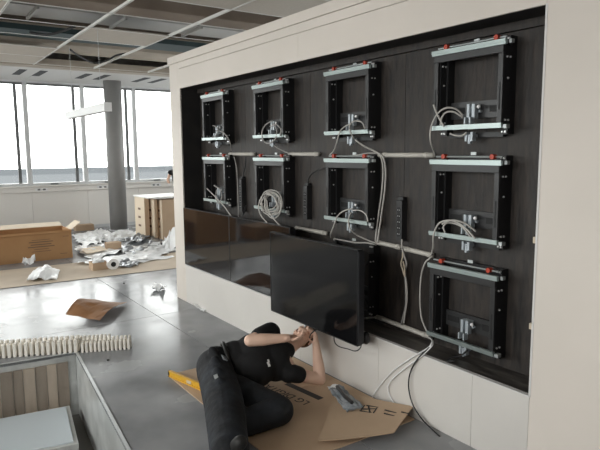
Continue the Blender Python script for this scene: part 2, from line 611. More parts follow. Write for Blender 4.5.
def window(n, along, a, b, plane, sign, z0=1.12, z1=3.58):
    """along 'y' (left facade) or 'x' (rear facade); frame from a to b"""
    def bb(lo, hi, d0, d1, zl, zh):
        p, q = plane + sign * d0, plane + sign * d1
        p, q = min(p, q), max(p, q)
        return ((p, lo, zl), (q, hi, zh)) if along == 'y' else ((lo, p, zl), (hi, q, zh))
    fr = MB()
    for A in (bb(a, a + 0.05, 0.02, 0.14, z0, z1), bb(b - 0.05, b, 0.02, 0.14, z0, z1), bb(a + 0.05, b - 0.05, 0.02, 0.14, z0, z0 + 0.06),
              bb(a + 0.05, b - 0.05, 0.02, 0.14, z1 - 0.05, z1)):
        fr.box(*A)
    f = fr.build('window_%d' % n, 'facade_frame', kind='structure')
    box('pane', *bb(a + 0.045, b - 0.045, 0.085, 0.095, z0 + 0.05, z1 - 0.045), m='window_glass', parent=f)
    box('window_gasket', *bb(b - 0.245, b - 0.175, 0.03, 0.08, z0 + 0.06, z1 - 0.05), m='gasket', parent=f)
    box('window_gasket', *bb(a + 0.05, b - 0.05, 0.0, 0.03, z1 - 0.10, z1 - 0.05), m='gasket', parent=f)
    box('handle', *bb(a + 0.45, a + 0.62, -0.02, 0.03, z0 + 0.015, z0 + 0.045), m='gasket', parent=f)
    return f


n = 1
for k, a in enumerate(ms[:-1]):
    window(n, 'y', a, ms[k + 1], FX, -1)
    n += 1
wr = MB().box((X0, RY - 0.25, 0), (X1, RY, 1.10)).box((X0, RY - 0.25, 3.58), (X1, RY, 4.5)).box((7.3, RY - 0.25, 1.10), (X1, RY, 3.58)).build('wall_rear', 'facade_white', kind='structure')
xr = [-8.9 + 1.8 * k for k in range(12)]
for k, a in enumerate(xr[:-1]):
    if a < 5.4:  # unseen windows behind the camera, their run chosen to match the light
        window(n, 'x', a, a + 1.8, RY, -1)
        n += 1
box('wall_right', (X1, Y0 - 0.25, 0), (X1 + 0.2, Y1 + 0.2, 4.5), 'facade_white', kind='structure')
MB().box((X0 - 0.25, Y1, 0), (X1 + 0.2, Y1 + 0.25, 1.10)).box((X0 - 0.25, Y1, 3.58), (X1 + 0.2, Y1 + 0.25, 4.5)).box((3.7, Y1, 1.10), (X1 + 0.2, Y1 + 0.25, 3.58)).build(
    'wall_far', 'facade_white', kind='structure')
for k, a in enumerate(xr[:-1]):  # unseen windows, added to brighten the space behind the video wall
    if a < 3.6:
        window(n, 'x', a, a + 1.8, Y1, 1)
        n += 1

# outside: the hazy water and the far shore, well below the storey
box('sea_water', (-760, -900, -26), (-40, 1500, -25), 'sea', kind='stuff', label='pale hazy water seen beyond the windows', cat='water')
box('far_shore', (-1060, -1200, -26), (-760, 1900, -25), 'shore', kind='stuff', label='grey hazy strip of far shore beyond the windows', cat='shore')

# column
col = empty('column', (-8.02, 1.46, 0), 'round grey concrete column in front of the windows', 'column')
MB().cyl((-8.02, 1.46, 0.0), (-8.02, 1.46, 3.62), 0.205, 40).build('shaft', 'column_grey', col, smooth=True)
MB().cyl((-8.02, 1.46, 0.0), (-8.02, 1.46, 0.03), 0.222, 40).build('base_ring', 'facade_frame', col)

# ------------------------------------------------------------ ceiling
ceiling = box('ceiling', (X0 - 0.2, Y0 - 0.2, 4.42), (X1 + 0.2, Y1 + 0.2, 4.5), 'slab', kind='structure')
EDGE = -6.32
rows = [-0.573 + 1.147 * k for k in range(-6, 7)]
colsx = [-2.27 + 0.98 * k for k in range(-4, 14)]
for yb in rows:
    if Y0 < yb < Y1:
        mb = MB().box((EDGE, yb - 0.014, CEIL), (X1, yb + 0.014, CEIL + 0.006)).box((EDGE, yb - 0.003, CEIL), (X1, yb + 0.003, CEIL + 0.04))
        mb.build('main_tee', 'tee_white', ceiling)
random.seed(11)
absent = set()
for i, x in enumerate(colsx[:-1]):
    for j, yb in enumerate(rows[:-1]):
        xm, ym = x + 0.49, yb + 0.57
        r = j - 6            # row index: 0 is between bars at -0.573 and 0.574
        k = i - 4            # column index: 0 is x -2.27 .. -1.29
        gone = False
        if r == 0:
            gone = not (k == -1)
        elif r == -1:
            gone = k in (-2, -1, 0, 1)
        elif r in (1, 2):
            gone = k <= 1
        elif k < 5:
            gone = random.random() < 0.35
        if r == 0 and k > 1:
            gone = random.random() < 0.3
        if gone or yb < Y0 - 0.3:
            continue
        box('ceiling_tile', (x + 0.006, max(yb, Y0) + 0.006, CEIL + 0.007), (x + 0.974, min(yb + 1.141, Y1), CEIL + 0.022), 'ceiling_tile', ceiling)
for i, x in enumerate(colsx):
    for j, yb in enumerate(rows[:-1]):
        r, k = j - 6, i - 4
        if yb < Y0:
            continue
        if (r in (0, 1) and k in (-3, -2)) or (r == 1 and k == -1):
            continue
        mb = MB().box((x - 0.011, yb + 0.014, CEIL + 0.0005), (x + 0.011, min(yb + 1.133, Y1), CEIL + 0.0055))
        mb.build('cross_tee', 'tee_white', ceiling)
# edge bulkhead by the windows, with dark air slots
box('edge_beam', (EDGE - 0.32, Y0, CEIL - 0.012), (EDGE, Y1, CEIL + 0.14), 'duct_wrap', ceiling)
for k, a in enumerate(ms[:-1]):
    e = box('edge_panel', (FX, a + 0.003, CEIL - 0.02), (EDGE - 0.322, a + 1.297, CEIL), 'bulkhead', ceiling, 0.002, seg=1)
    for yy in (a + 0.02, a + 0.925):
        box('air_slot', (-7.9, yy - .03, CEIL - 0.024), (-6.95, yy + 0.12, CEIL - 0.018), 'dark_slot', e)
# services above the open grid
MB().box((-5.95, -6.0, 3.80), (-4.95, 5.5, 4.12)).build('air_duct', 'duct_wrap', None, 0.01,
    label='wide beige wrapped air duct above the open ceiling grid near the windows', cat='air duct')
d = empty('cable_tray', (-3.85, 0, 3.72), 'dark teal cable tray running above the open ceiling grid', 'cable tray')
for a, b in (((-4.15, -6.0, 3.72), (-3.50, 5.5, 3.735)), ((-4.15, -6.0, 3.735), (-4.135, 5.5, 3.80)), ((-3.515, -6.0, 3.735), (-3.50, 5.5, 3.80))):
    box('tray_side' if b[0] - a[0] < 0.1 else 'tray_base', a, b, 'teal_tray', d)
MB().tube(smooth_path([(-4.05, y_, 3.79 + 0.015 * math.sin(y_ * 3)) for y_ in [-6 + k for k in range(12)]]), 0.03, 6).build(
    'cable_bundle', 'black_cable', None, smooth=True, label='thick black cable bundle lying in the teal ceiling tray', cat='cable')
dm = empty('air_duct', (-2.9, 0, 3.9), 'galvanised metal air duct with flanges above the ceiling tile', 'air duct')
box('duct_body', (-3.25, -6.0, 3.86), (-2.55, 5.5, 4.2), 'duct_metal', dm, 0.004)
for yy in (-2.4, -1.2, 0.0, 1.2, 2.4):
    box('flange', (-3.29, yy, 3.82), (-2.51, yy + 0.035, 4.24), 'duct_metal', dm)
MB().box((-1.95, -6.0, 3.75), (-1.45, 5.8, 4.42)).build('ceiling_beam', 'slab', None, 0.01,
    label='brown structural beam crossing above the open ceiling grid', cat='beam')
MB().box((-0.6, 0.9, 3.72), (0.5, 5.0, 4.05)).build('air_duct', 'duct_wrap', None, 0.01,
    label='beige wrapped duct above the gap over the video wall', cat='air duct')
cable('ceiling_cable', [(-4.427, -0.334, 3.640), (-4.832, -0.071, 3.600), (-5.207, 0.273, 3.560), (-4.911, 0.428, 3.580), (-4.576, 0.493, 3.630), (-4.450, 0.635, 3.660)], 0.017, 'black_cable',
      'black cable sagging below the open ceiling grid')
cable('ceiling_cable', [(-3.584, -1.104, 3.700), (-3.407, -0.930, 3.660), (-3.149, -0.801, 3.660), (-2.787, -0.646, 3.700)], 0.02, 'black_cable',
      'black cable lying across the open ceiling cell at upper left')

# pendant lamp
lamp = empty('pendant_lamp', (-3.1, -0.47, 2.46), 'long white linear pendant lamp hanging in front of the windows', 'lamp')
box('lamp_body', (-4.25, -0.52, 2.462), (-2.0, -0.42, 2.578), 'lamp_white', lamp, 0.004)
box('end_cap', (-2.0, -0.523, 2.459), (-1.985, -0.417, 2.581), 'white_plastic', lamp, 0.002)
for x in (-3.9, -2.3):
    MB().cyl((x, -0.47, 2.577), (x, -0.47, CEIL), 0.003, 5).build('suspension_wire', 'steel_trim', lamp)

# ------------------------------------------------------------ video wall mounts
PX, PZ = 1.2134, 0.7207
GY, GZ = 0.115, 2.542


def make_mount():
    r = empty('display_mount', (0, 0, 0), 'x', 'mount', 'pop-out display mounts in the recess')
    MB().box((-.2895, 0, -.004), (.2895, .022, .016)).box((-.2895, .004, -.016), (.2895, .022, -.004)).build('top_rail', 'aluminium', r)
    MB().box((-.285, 0, -.497), (.278, .022, -.478)).box((-.285, .004, -.508), (.278, .022, -.497)).build('bottom_rail', 'aluminium', r)
    box('header_bar', (-.272, .008, -.062), (.272, .034, -.017), 'mount_front', r, .002, seg=1)
    for x in (-.255, .255):
        u = box('upright', (x - .018, .010, -.477), (x + .018, .030, -.062), 'mount_front', r, .002, seg=1)
        box('slot', (x - .005, .0085, -.40), (x + .005, .0105, -.235), 'socket_dark', u)
    box('side_plate', (-.240, .030, -.50), (-.230, .090, -.02), 'mount_black', r)
    box('side_plate', (.262, .030, -.50), (.272, .090, -.02), 'mount_black', r)
    box('wall_rail', (-.262, .085, -.545), (-.215, .150, .045), 'mount_black', r)
    box('wall_rail', (.222, .085, -.545), (.266, .150, .045), 'mount_black', r)
    cp = box('cross_plate', (-.235, .124, -.435), (.262, .137, -.325), 'mount_front', r)
    for x in (-.15, .15):
        box('plate_slot', (x - .05, .122, -.40), (x + .05, .1245, -.36), 'socket_dark', cp)
    box('base_plate', (-.214, .105, -.56), (.221, .137, -.53), 'mount_black', r)
    box('head_plate', (-.214, .105, .005), (.221, .137, .045), 'mount_black', r)
    MB().cyl((-.275, .05, .036), (.265, .05, .036), .0055, 6).build('adjuster_rod', 'aluminium_dull', r)
    for x in (-.195, .200):
        MB().cyl((x, .028, .037), (x, .062, .037), .0165, 10).build('adjuster_knob', 'red_plastic', r, label='red adjuster knob')
    box('rating_tag', (-.02, .100, .046), (.022, .104, .066), 'aluminium_dull', r)
    lb = MB().box((-.034, .062, -.44), (-.012, .100, -.345)).box((.006, .062, -.44), (.03, .100, -.345)).box((-.034, .085, -.40), (.03, .124, -.35))
    lb.box((-.045, .1, -.40), (.045, .124, -.385)).box((-.028, .03, -.475), (-.016, .075, -.43)).box((.012, .03, -.475), (.024, .075, -.43))
    lb.build('latch_bracket', 'zinc', r, .002, seg=1)
    ll = MB().box((-.034, .050, -.585), (-.016, .085, -.525)).box((.010, .050, -.585), (.030, .085, -.525)).box((-.034, .060, -.56), (.030, .105, -.54)).box((-.012, .055, -.60), (.006, .08, -.55))
    ll.build('lower_latch', 'zinc', r, .002, seg=1)
    MB().ell((.052, .075, -.365), (.013, .013, .013), nu=8, nv=6).build('latch_knob', 'white_plastic', r, smooth=True)
    box('end_clip', (.281, .014, -.512), (.308, .05, -.487), 'aluminium_dull', r, .002, seg=1)
    box('end_clip', (.292, .03, -.010), (.312, .06, .014), 'aluminium_dull', r, .002, seg=1)
    b = MB()
    for x in (-.230, .272):
        for yy, zz in ((.045, -.085), (.075, -.085), (.06, -.21), (.045, -.46), (.075, -.46)):
            b.cyl((x - .001, yy, zz), (x + .007, yy, zz), .0062, 7)
    for x, zz in ((-.25, -.53), (-.228, -.53), (.235, -.53), (.235, .03), (.256, .03), (-.24, .03), (.256, -.53)):
        b.cyl((x, .09, zz), (x, .072, zz), .0065, 7)
    b.build('bolt_set', 'bolt_steel', r, kind='stuff')
    return r


rown = ('top', 'middle', 'bottom')
coln = ('leftmost', 'second-from-left', 'third-from-left', 'rightmost')
mount0 = make_mount()
mounts = {}
first = True
for r in range(3):
    for c in range(4):
        m_ = mount0 if first else copy_tree(mount0)
        first = False
        m_.location = (c * PX, GY, GZ - r * PZ)
        m_['label'] = 'black pop-out display mount with silver rails, %s row, %s column' % (rown[r], coln[c])
        if r == 2 and c < 2:
            m_['label'] = 'display mount hidden behind the hung display, bottom row, %s column' % coln[c]
        mounts[(c, r)] = m_
# the third mount of the bottom row is swung out and carries the loose display
mo = mounts[(2, 2)]
mo['label'] = 'pop-out mount behind the pulled-out display, bottom row'
OUT = -0.205
for ch in mo.children:
    n_ = ch.name.split('.')[0]
    if n_ in ('top_rail', 'bottom_rail', 'header_bar', 'upright', 'latch_bracket', 'lower_latch', 'adjuster_rod', 'adjuster_knob', 'latch_knob', 'end_clip'):
        ch.location.y += OUT
mw = Vector(mo.location)
for sx in (-.235, .250):
    for za, zb in ((-.06, -.46), (-.46, -.06)):
        a = mw + Vector((sx, OUT + .03, za))
        b = mw + Vector((sx, .05, zb))
        MB().tube([a, b], .012, 4).build('scissor_arm', 'mount_black', mo)

# ------------------------------------------------------------ displays


def display(x0, x1, z0, z1, yf, label, screen='screen'):
    r = empty('video_display', ((x0 + x1) / 2, yf + .05, z0), label, 'display', 'video wall displays')
    t = .0065
    fr = MB()
    for a, b in (((x0, yf, z0), (x1, yf + .045, z0 + t)), ((x0, yf, z1 - t), (x1, yf + .045, z1)),
                 ((x0, yf, z0 + t), (x0 + t, yf + .045, z1 - t)), ((x1 - t, yf, z0 + t), (x1, yf + .045, z1 - t))):
        fr.box(a, b)
    fr.build('bezel', 'bezel', r)
    box('screen', (x0 + t, yf + .002, z0 + t), (x1 - t, yf + .02, z1 - t), screen, r)
    bc = MB().box((x0 + .012, yf + .02, z0 + .012), (x1 - .012, yf + .075, z1 - .012)).build('rear_case', 'display_case', r, .008)
    box('rear_housing', (x0 + .12, yf + .076, z0 + .10), (x1 - .12, yf + .102, z1 - .10), 'display_case', bc, .01)
    return r


h = PX / 2
display(-h + .001, h - .001, 0.497, 1.212, -.012, 'glossy black display hung at the far bottom left corner of the recess')
display(h + .001, 3 * h - .03, 0.497, 1.212, -.012, 'glossy black display hung between the corner display and the pulled-out one')
dd = display(1.768, 2.978, 0.462, 1.188, -.210, 'pulled-out black display above the man, standing proud of the wall', 'screen_satin')
box('side_cover', (2.9785, -.205, .475), (2.986, -.150, 1.175), 'display_case', dd, .002, seg=1)
MB().ell((2.95, -.10, .50), (.035, .03, .05), nu=10, nv=7).build('corner_handle', 'black_plastic', dd, smooth=True)
cable('display_cable', [(2.610, -0.140, 0.479), (2.642, -0.160, 0.401), (2.700, -0.160, 0.376), (2.811, -0.160, 0.387), (2.894, -0.160, 0.395), (2.940, -0.150, 0.426), (2.951, -0.140, 0.481), (2.933, -0.130, 0.529)],
      .0045, 'black_cable', 'thin black cable looping below the pulled-out display')

# ------------------------------------------------------------ power strips


def strip(x, z0, z1, n, label):
    r = empty('power_strip', (x, BACK, z0), label, 'power strip', 'black power strips on the plywood')
    w = .031
    box('strip_body', (x - w, BACK - .06, z0), (x + w, BACK - .001, z1), 'black_plastic', r, .004)
    step = (z1 - z0 - .08) / n
    for k in range(n):
        zc = z0 + .03 + step * (k + .5)
        s_ = MB().cyl((x, BACK - .0615, zc), (x, BACK - .059, zc), .023, 14).build('socket', 'socket_dark', r)
        for q in (-.009, .009):
            MB().cyl((x + q, BACK - .063, zc), (x + q, BACK - .0605, zc), .003, 6).build('socket_pin', 'bolt_steel', s_)
    box('strip_end', (x - w + .004, BACK - .045, z1), (x + w - .004, BACK - .004, z1 + .025), 'black_plastic', r, .004)


strip(.477, 1.235, 1.60, 5, 'black power strip between the leftmost and second mounts of the middle row')
strip(1.727, 1.265, 1.58, 4, 'black power strip between the second and third mounts of the middle row')
strip(2.968, 1.215, 1.525, 5, 'black power strip between the third and rightmost mounts of the middle row')

# ------------------------------------------------------------ conduits


def conduit(x0, x1, z, label, slope=0.0):
    r = empty('conduit', ((x0 + x1) / 2, BACK, z), label, 'conduit', 'pale plastic conduits on the plywood')
    MB().cyl((x0, BACK - .022, z), (x1, BACK - .022, z + slope), .0185, 12).build('conduit_pipe', 'conduit_pvc', r, smooth=True)
    for k in (0.12, 0.88):
        x = x0 + (x1 - x0) * k
        zz = z + slope * k
        MB().cyl((x - .012, BACK - .022, zz), (x + .012, BACK - .022, zz), .021, 12).build('pipe_clip', 'conduit_pvc', r)


conduit(.17, .74, 1.872, 'pale conduit between the leftmost and second mounts, upper run')
conduit(1.42, 1.90, 1.872, 'pale conduit between the second and third mounts, upper run')
conduit(2.70, 3.27, 1.866, 'pale conduit between the third and rightmost mounts, upper run')
conduit(1.52, 2.02, 1.160, 'pale conduit just above the pulled-out display, middle run')
conduit(2.68, 2.955, 1.165, 'short pale conduit right of the pulled-out display, left half of middle run', -.008)
conduit(2.985, 3.29, 1.155, 'short pale conduit beside the rightmost mount, right half of middle run', -.012)
conduit(2.68, 3.29, .545, 'pale conduit low in the recess beside the bottom rightmost mount', -.015)

# ------------------------------------------------------------ loose cables in the recess
R_ = .0062
CG = 'grey_cable'


def cab(pts, label, m=CG, r=R_, grp='loose cables hanging in the recess'):
    return cable('data_cable', pts, r, m, label, group=grp)


cab([(3.585, 0.170, 2.125), (3.550, 0.140, 2.168), (3.501, 0.100, 2.177), (3.424, 0.100, 2.139), (3.375, 0.098, 2.054), (3.361, 0.110, 1.967), (3.313, 0.200, 1.892), (3.291, 0.235, 1.857)],
    'grey cable arching left from the top rightmost mount down to the conduit')
cab([(3.585, 0.170, 2.112), (3.543, 0.130, 2.149), (3.497, 0.105, 2.148), (3.464, 0.100, 2.110), (3.457, 0.100, 2.065)],
    'short grey cable loop inside the bigger arch on the top rightmost mount')
cab([(3.400, 0.090, 2.206), (3.419, 0.095, 2.159), (3.451, 0.100, 2.104), (3.487, 0.100, 2.057)], 'stiff grey cable end poking up left of the top rightmost mount', r=.007)
cab([(3.514, 0.130, 2.010), (3.556, 0.140, 1.996), (3.598, 0.150, 1.995), (3.629, 0.160, 2.014)], 'short grey cable under the bottom rail of the top rightmost mount')
cab([(3.767, 0.100, 1.339), (3.693, 0.100, 1.396), (3.610, 0.100, 1.430), (3.524, 0.100, 1.432), (3.455, 0.100, 1.398), (3.418, 0.098, 1.318), (3.369, 0.150, 1.222), (3.287, 0.220, 1.146)],
    'grey cable arching over the bottom rail of the middle rightmost mount')
cab([(3.728, 0.120, 1.326), (3.660, 0.120, 1.391), (3.593, 0.120, 1.414), (3.525, 0.120, 1.414), (3.495, 0.110, 1.388), (3.518, 0.100, 1.350)],
    'inner grey cable loop on the middle rightmost mount')
cab([(3.733, 0.150, 1.376), (3.676, 0.130, 1.418), (3.618, 0.110, 1.437), (3.567, 0.090, 1.437), (3.503, 0.085, 1.407)],
    'grey cable crossing the top of the loops on the middle rightmost mount')
cab([(3.288, 0.220, 1.131), (3.254, 0.200, 1.091), (3.217, 0.200, 0.996), (3.207, 0.200, 0.836), (3.226, 0.200, 0.673), (3.293, 0.200, 0.568)],
    'grey cable hanging left of the bottom rightmost mount between two conduits')
cab([(2.451, 0.170, 2.121), (2.398, 0.140, 2.099), (2.376, 0.100, 2.050), (2.330, 0.110, 1.970), (2.175, 0.200, 1.904), (2.073, 0.235, 1.869)],
    'grey cable falling left from the top third mount to the conduit')
cab([(2.513, 0.140, 1.999), (2.523, 0.090, 2.061), (2.511, 0.100, 2.109), (2.548, 0.120, 2.136), (2.610, 0.140, 2.122), (2.635, 0.150, 2.074)],
    'grey cable loop around the latch of the top third mount')
cab([(2.526, 0.140, 1.991), (2.589, 0.170, 1.942), (2.653, 0.220, 1.902), (2.730, 0.225, 1.862), (2.766, 0.225, 1.769), (2.757, 0.225, 1.596), (2.725, 0.225, 1.419), (2.697, 0.225, 1.255), (2.687, 0.225, 1.172)],
    'long grey cable falling right of the third column mounts, left one of the pair', r=.007)
cab([(2.688, 0.220, 1.890), (2.770, 0.215, 1.855), (2.805, 0.215, 1.762), (2.800, 0.215, 1.599), (2.770, 0.215, 1.424), (2.738, 0.215, 1.260), (2.721, 0.215, 1.170)],
    'long grey cable falling right of the third column mounts, right one of the pair', r=.007)
cab([(2.468, 0.170, 1.427), (2.413, 0.130, 1.408), (2.363, 0.095, 1.364), (2.309, 0.095, 1.275), (2.222, 0.130, 1.193), (2.132, 0.200, 1.141)],
    'grey cable looping left from the middle third mount')
cab([(2.468, 0.170, 1.410), (2.592, 0.140, 1.422), (2.689, 0.120, 1.399), (2.713, 0.120, 1.346)], 'grey cable curving right from the latch of the middle third mount')
cab([(2.467, 0.150, 1.395), (2.508, 0.090, 1.336), (2.527, 0.090, 1.273), (2.532, 0.150, 1.218), (2.562, 0.200, 1.188), (2.632, 0.225, 1.166), (2.693, 0.225, 1.161)],
    'grey cable running from the middle third mount down to the conduit')
cab([(2.175, 0.200, 1.137), (2.295, 0.215, 1.133), (2.436, 0.220, 1.133), (2.596, 0.225, 1.149), (2.693, 0.225, 1.140)],
    'pale grey cable lying along the top of the pulled-out display', r=.0075)
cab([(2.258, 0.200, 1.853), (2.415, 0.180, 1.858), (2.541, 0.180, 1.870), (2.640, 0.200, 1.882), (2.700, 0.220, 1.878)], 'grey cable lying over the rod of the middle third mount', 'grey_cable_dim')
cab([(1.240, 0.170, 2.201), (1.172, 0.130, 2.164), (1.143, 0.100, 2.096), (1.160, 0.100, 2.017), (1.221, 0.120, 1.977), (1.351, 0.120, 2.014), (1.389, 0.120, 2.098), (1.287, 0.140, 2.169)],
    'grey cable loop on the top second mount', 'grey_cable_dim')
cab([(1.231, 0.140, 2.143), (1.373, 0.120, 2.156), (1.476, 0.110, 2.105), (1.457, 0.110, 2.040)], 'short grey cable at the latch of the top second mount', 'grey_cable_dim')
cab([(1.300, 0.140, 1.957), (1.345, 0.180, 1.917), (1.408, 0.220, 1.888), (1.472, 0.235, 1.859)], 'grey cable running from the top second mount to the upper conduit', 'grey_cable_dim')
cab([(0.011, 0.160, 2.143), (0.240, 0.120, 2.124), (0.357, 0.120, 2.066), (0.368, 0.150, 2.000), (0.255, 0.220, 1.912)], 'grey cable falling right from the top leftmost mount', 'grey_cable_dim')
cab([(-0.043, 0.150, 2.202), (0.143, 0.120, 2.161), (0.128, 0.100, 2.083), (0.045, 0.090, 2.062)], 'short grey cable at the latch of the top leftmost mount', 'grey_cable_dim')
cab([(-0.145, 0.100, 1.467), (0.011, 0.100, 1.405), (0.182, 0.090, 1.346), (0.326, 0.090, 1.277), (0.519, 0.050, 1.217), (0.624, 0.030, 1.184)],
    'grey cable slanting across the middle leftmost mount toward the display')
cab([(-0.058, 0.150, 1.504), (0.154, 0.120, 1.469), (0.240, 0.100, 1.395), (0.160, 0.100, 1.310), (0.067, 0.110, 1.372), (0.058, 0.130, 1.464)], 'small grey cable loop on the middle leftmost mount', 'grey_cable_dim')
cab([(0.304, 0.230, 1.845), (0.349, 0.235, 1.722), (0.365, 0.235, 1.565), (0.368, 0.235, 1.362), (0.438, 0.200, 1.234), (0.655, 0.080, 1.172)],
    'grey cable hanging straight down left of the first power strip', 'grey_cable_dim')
cab([(0.571, 0.235, 1.846), (0.545, 0.235, 1.748), (0.507, 0.235, 1.659), (0.503, 0.230, 1.615)], 'black cable feeding the first power strip from the conduit', 'black_cable')
cab([(0.505, 0.220, 1.215), (0.612, 0.200, 1.314), (0.708, 0.120, 1.239), (0.653, 0.100, 1.182)], 'black cable below the first power strip', 'black_cable')
cab([(1.750, 0.225, 1.610), (1.775, 0.225, 1.667), (1.846, 0.225, 1.710), (1.945, 0.220, 1.740), (2.075, 0.200, 1.761)],
    'black cable curving from the second power strip up to the third mount', 'black_cable')
# the big coil on the middle row's second mount
random.seed(7)
cx_, cz_ = 1.331, 1.402
pts = []
rr, ex, ox, oz = .16, 1.0, 0.0, 0.0
for q in range(9 * 10):
    if q % 10 == 0:
        tr_, te, tox, toz = random.uniform(.10, .215), random.uniform(.85, 1.2), random.uniform(-.03, .03), random.uniform(-.025, .025)
    rr, ex, ox, oz = rr + (tr_ - rr) * .25, ex + (te - ex) * .25, ox + (tox - ox) * .25, oz + (toz - oz) * .25
    a = q * math.pi / 5
    pts.append((cx_ + ox + rr * ex * math.cos(a), .100 - .0004 * q + .012 * math.sin(a * 2 + q / 9), cz_ + oz + rr * .68 * math.sin(a)))
cable('coiled_cable', pts, .0055, CG, 'big coil of grey cable hanging on the middle second mount', k=3)
cab([(1.100, 0.090, 1.417), (1.084, 0.080, 1.335), (1.165, 0.060, 1.262), (1.326, 0.020, 1.220), (1.415, 0.010, 1.190)], 'left cable tail hanging from the coil on the middle second mount', r=.006)
cab([(1.235, 0.090, 1.416), (1.268, 0.080, 1.339), (1.374, 0.060, 1.270), (1.527, 0.020, 1.229), (1.629, 0.010, 1.193)], 'right cable tail hanging from the coil on the middle second mount', r=.006)
# twin cables below the third strip
cab([(3.011, 0.200, 1.231), (3.003, 0.210, 1.167), (3.015, 0.220, 1.106), (3.043, 0.220, 1.048), (3.028, 0.220, 0.984), (3.047, 0.220, 0.886), (3.054, 0.220, 0.770), (3.036, 0.220, 0.656), (3.021, 0.220, 0.573)],
    'grey cable hanging from the third power strip down to the lowest conduit', r=.0065)
cab([(3.003, 0.220, 1.151), (3.010, 0.210, 1.091), (2.994, 0.210, 1.042), (3.017, 0.210, 0.991), (3.029, 0.220, 0.945), (3.042, 0.200, 1.020), (3.026, 0.200, 1.063)],
    'short brown twisted lead tied to the cable under the third power strip', 'block_wood', .006)
cab([(3.029, 0.220, 0.953), (3.043, 0.215, 0.847), (3.047, 0.215, 0.738), (3.020, 0.215, 0.629), (2.994, 0.220, 0.558)],
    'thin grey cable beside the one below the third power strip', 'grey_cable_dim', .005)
cab([(2.543, 0.200, 0.498), (2.631, 0.200, 0.527), (2.681, 0.210, 0.542), (2.714, 0.235, 0.545)], 'grey cable leaving the lowest conduit behind the pulled-out display', r=.0075)
# leads that hang over the lower wall
grp2 = 'leads hanging over the lower wall'
cab([(3.285, 0.220, 0.532), (3.401, 0.120, 0.567), (3.522, -0.012, 0.598), (3.482, -0.012, 0.551), (3.343, -0.012, 0.446), (3.184, -0.012, 0.315), (3.058, -0.012, 0.181), (2.961, -0.014, 0.052), (2.934, -0.020, -0.013)],
    'white cable slanting left across the lower wall from the recess sill', 'white_plastic', .005, grp2)
cab([(3.295, 0.220, 0.534), (3.410, 0.120, 0.563), (3.527, -0.012, 0.585), (3.430, -0.014, 0.479), (3.288, -0.014, 0.355), (3.156, -0.014, 0.229), (3.104, -0.014, 0.142), (3.138, -0.014, 0.068), (3.236, -0.016, 0.011), (3.362, -0.020, -0.023)],
    'white cable looping down the lower wall to the cardboard corner', 'white_plastic', .005, grp2)
cab([(3.276, 0.230, 0.535), (3.406, 0.120, 0.569), (3.511, -0.014, 0.574), (3.413, -0.016, 0.468), (3.343, -0.020, 0.352), (3.326, -0.025, 0.236), (3.368, -0.030, 0.125), (3.452, -0.035, 0.054), (3.532, -0.040, 0.022), (3.658, -0.060, 0.001)],
    'black cable drooping down the lower wall to the floor', 'black_cable', .0055, grp2)
cab([(3.658, 0.060, 0.503), (3.607, 0.050, 0.486), (3.615, 0.090, 0.505), (3.658, 0.130, 0.523), (3.698, 0.140, 0.568)], 'black cable end lying on the recess sill under the rightmost mount', 'black_cable', .006)

# ------------------------------------------------------------ cardboard, level and bag under the man
CB = empty('cardboard_sheet', (2.45, -.6, 0), 'flattened brown cardboard carton lying on the floor under the man', 'cardboard')
box('carton_panel', (1.575, -1.14, .001), (2.47, -.025, .008), 'cardboard', CB)
box('carton_panel', (2.474, -1.14, .001), (3.39, -.025, .008), 'cardboard', CB)
ta, tb = Vector((2.405, -0.517, 0.000)), Vector((2.740, -0.462, -0.000))
td = (ta - tb).normalized()
tu = Vector((0, 0, 1)).cross(td)
tcn = (ta + tb) / 2
text_mesh('carton_print', 'LG DIGITAL', .102, (tb.x, tb.y, .009), td, tu, 'print_ink', CB, align='LEFT')
b0, b1 = Vector((2.332, -0.412, 0.000)), Vector((2.734, -0.363, 0.000))
bd = (b1 - b0).normalized()
bn = Vector((-bd.y, bd.x, 0)) * .028
pb = MB()
pb.prism([(p.x, p.y) for p in (b0 - bn, b1 - bn, b1 + bn, b0 + bn)], .0082, .0095)
pb.build('print_bar', 'print_ink', CB)

flapc = [(2.741, -0.212, 0.000), (3.300, -0.810, 0.000), (3.547, -0.374, 0.000), (3.343, 0.008, 0.000)]
flap = sheet_mesh('cardboard_flap', [(x, y_, .012) for x, y_, z in flapc], 8, 8, .004, 3, 'cardboard', .006,
                  fn=lambda s_, t_: .035 + .03 * t_ * t_, label='loose cardboard flap with small dark printing beside the wall', cat='cardboard')
FM = Vector((3.159, -0.249, -0.000))
fx = (Vector(flapc[3]) - Vector(flapc[0])).normalized()
fx.z = 0
fy = Vector((0, 0, 1)).cross(fx)


def fprint(name, cx, cy, sx, sy, z, rot=0.0, kind=None):
    c, s_ = math.cos(rot), math.sin(rot)
    ax, ay = fx * c + fy * s_, fy * c - fx * s_
    o = FM + fx * cx + fy * cy
    ok_, hit, nn_, ii_ = flap.ray_cast(Vector((o.x, o.y, 1.0)) - wloc(flap), Vector((0, 0, -1)))
    if ok_:
        z = hit.z + wloc(flap).z + .0005
    mb = MB()
    mb.prism([(p.x, p.y) for p in (o - ax * sx - ay * sy, o + ax * sx - ay * sy, o + ax * sx + ay * sy, o - ax * sx + ay * sy)], z - .002, z + .0025)
    return mb.build(name, 'print_ink', flap, kind=kind)


zz = .062
for a in (.6, -.97):
    fprint('print_symbol', 0, 0, .06, .006, zz, a)
for q in (-1, 1):
    fprint('print_symbol', .05 * q, 0, .004, .045, zz, .2)
    fprint('print_symbol', 0, .05 * q, .045, .004, zz, .2)
for k, (x_, y_, l_) in enumerate(((.16, .03, .05), (.17, -.02, .04), (-.14, .02, .04), (.26, .05, .03))):
    fprint('print_line', x_, y_, l_, .006, zz)

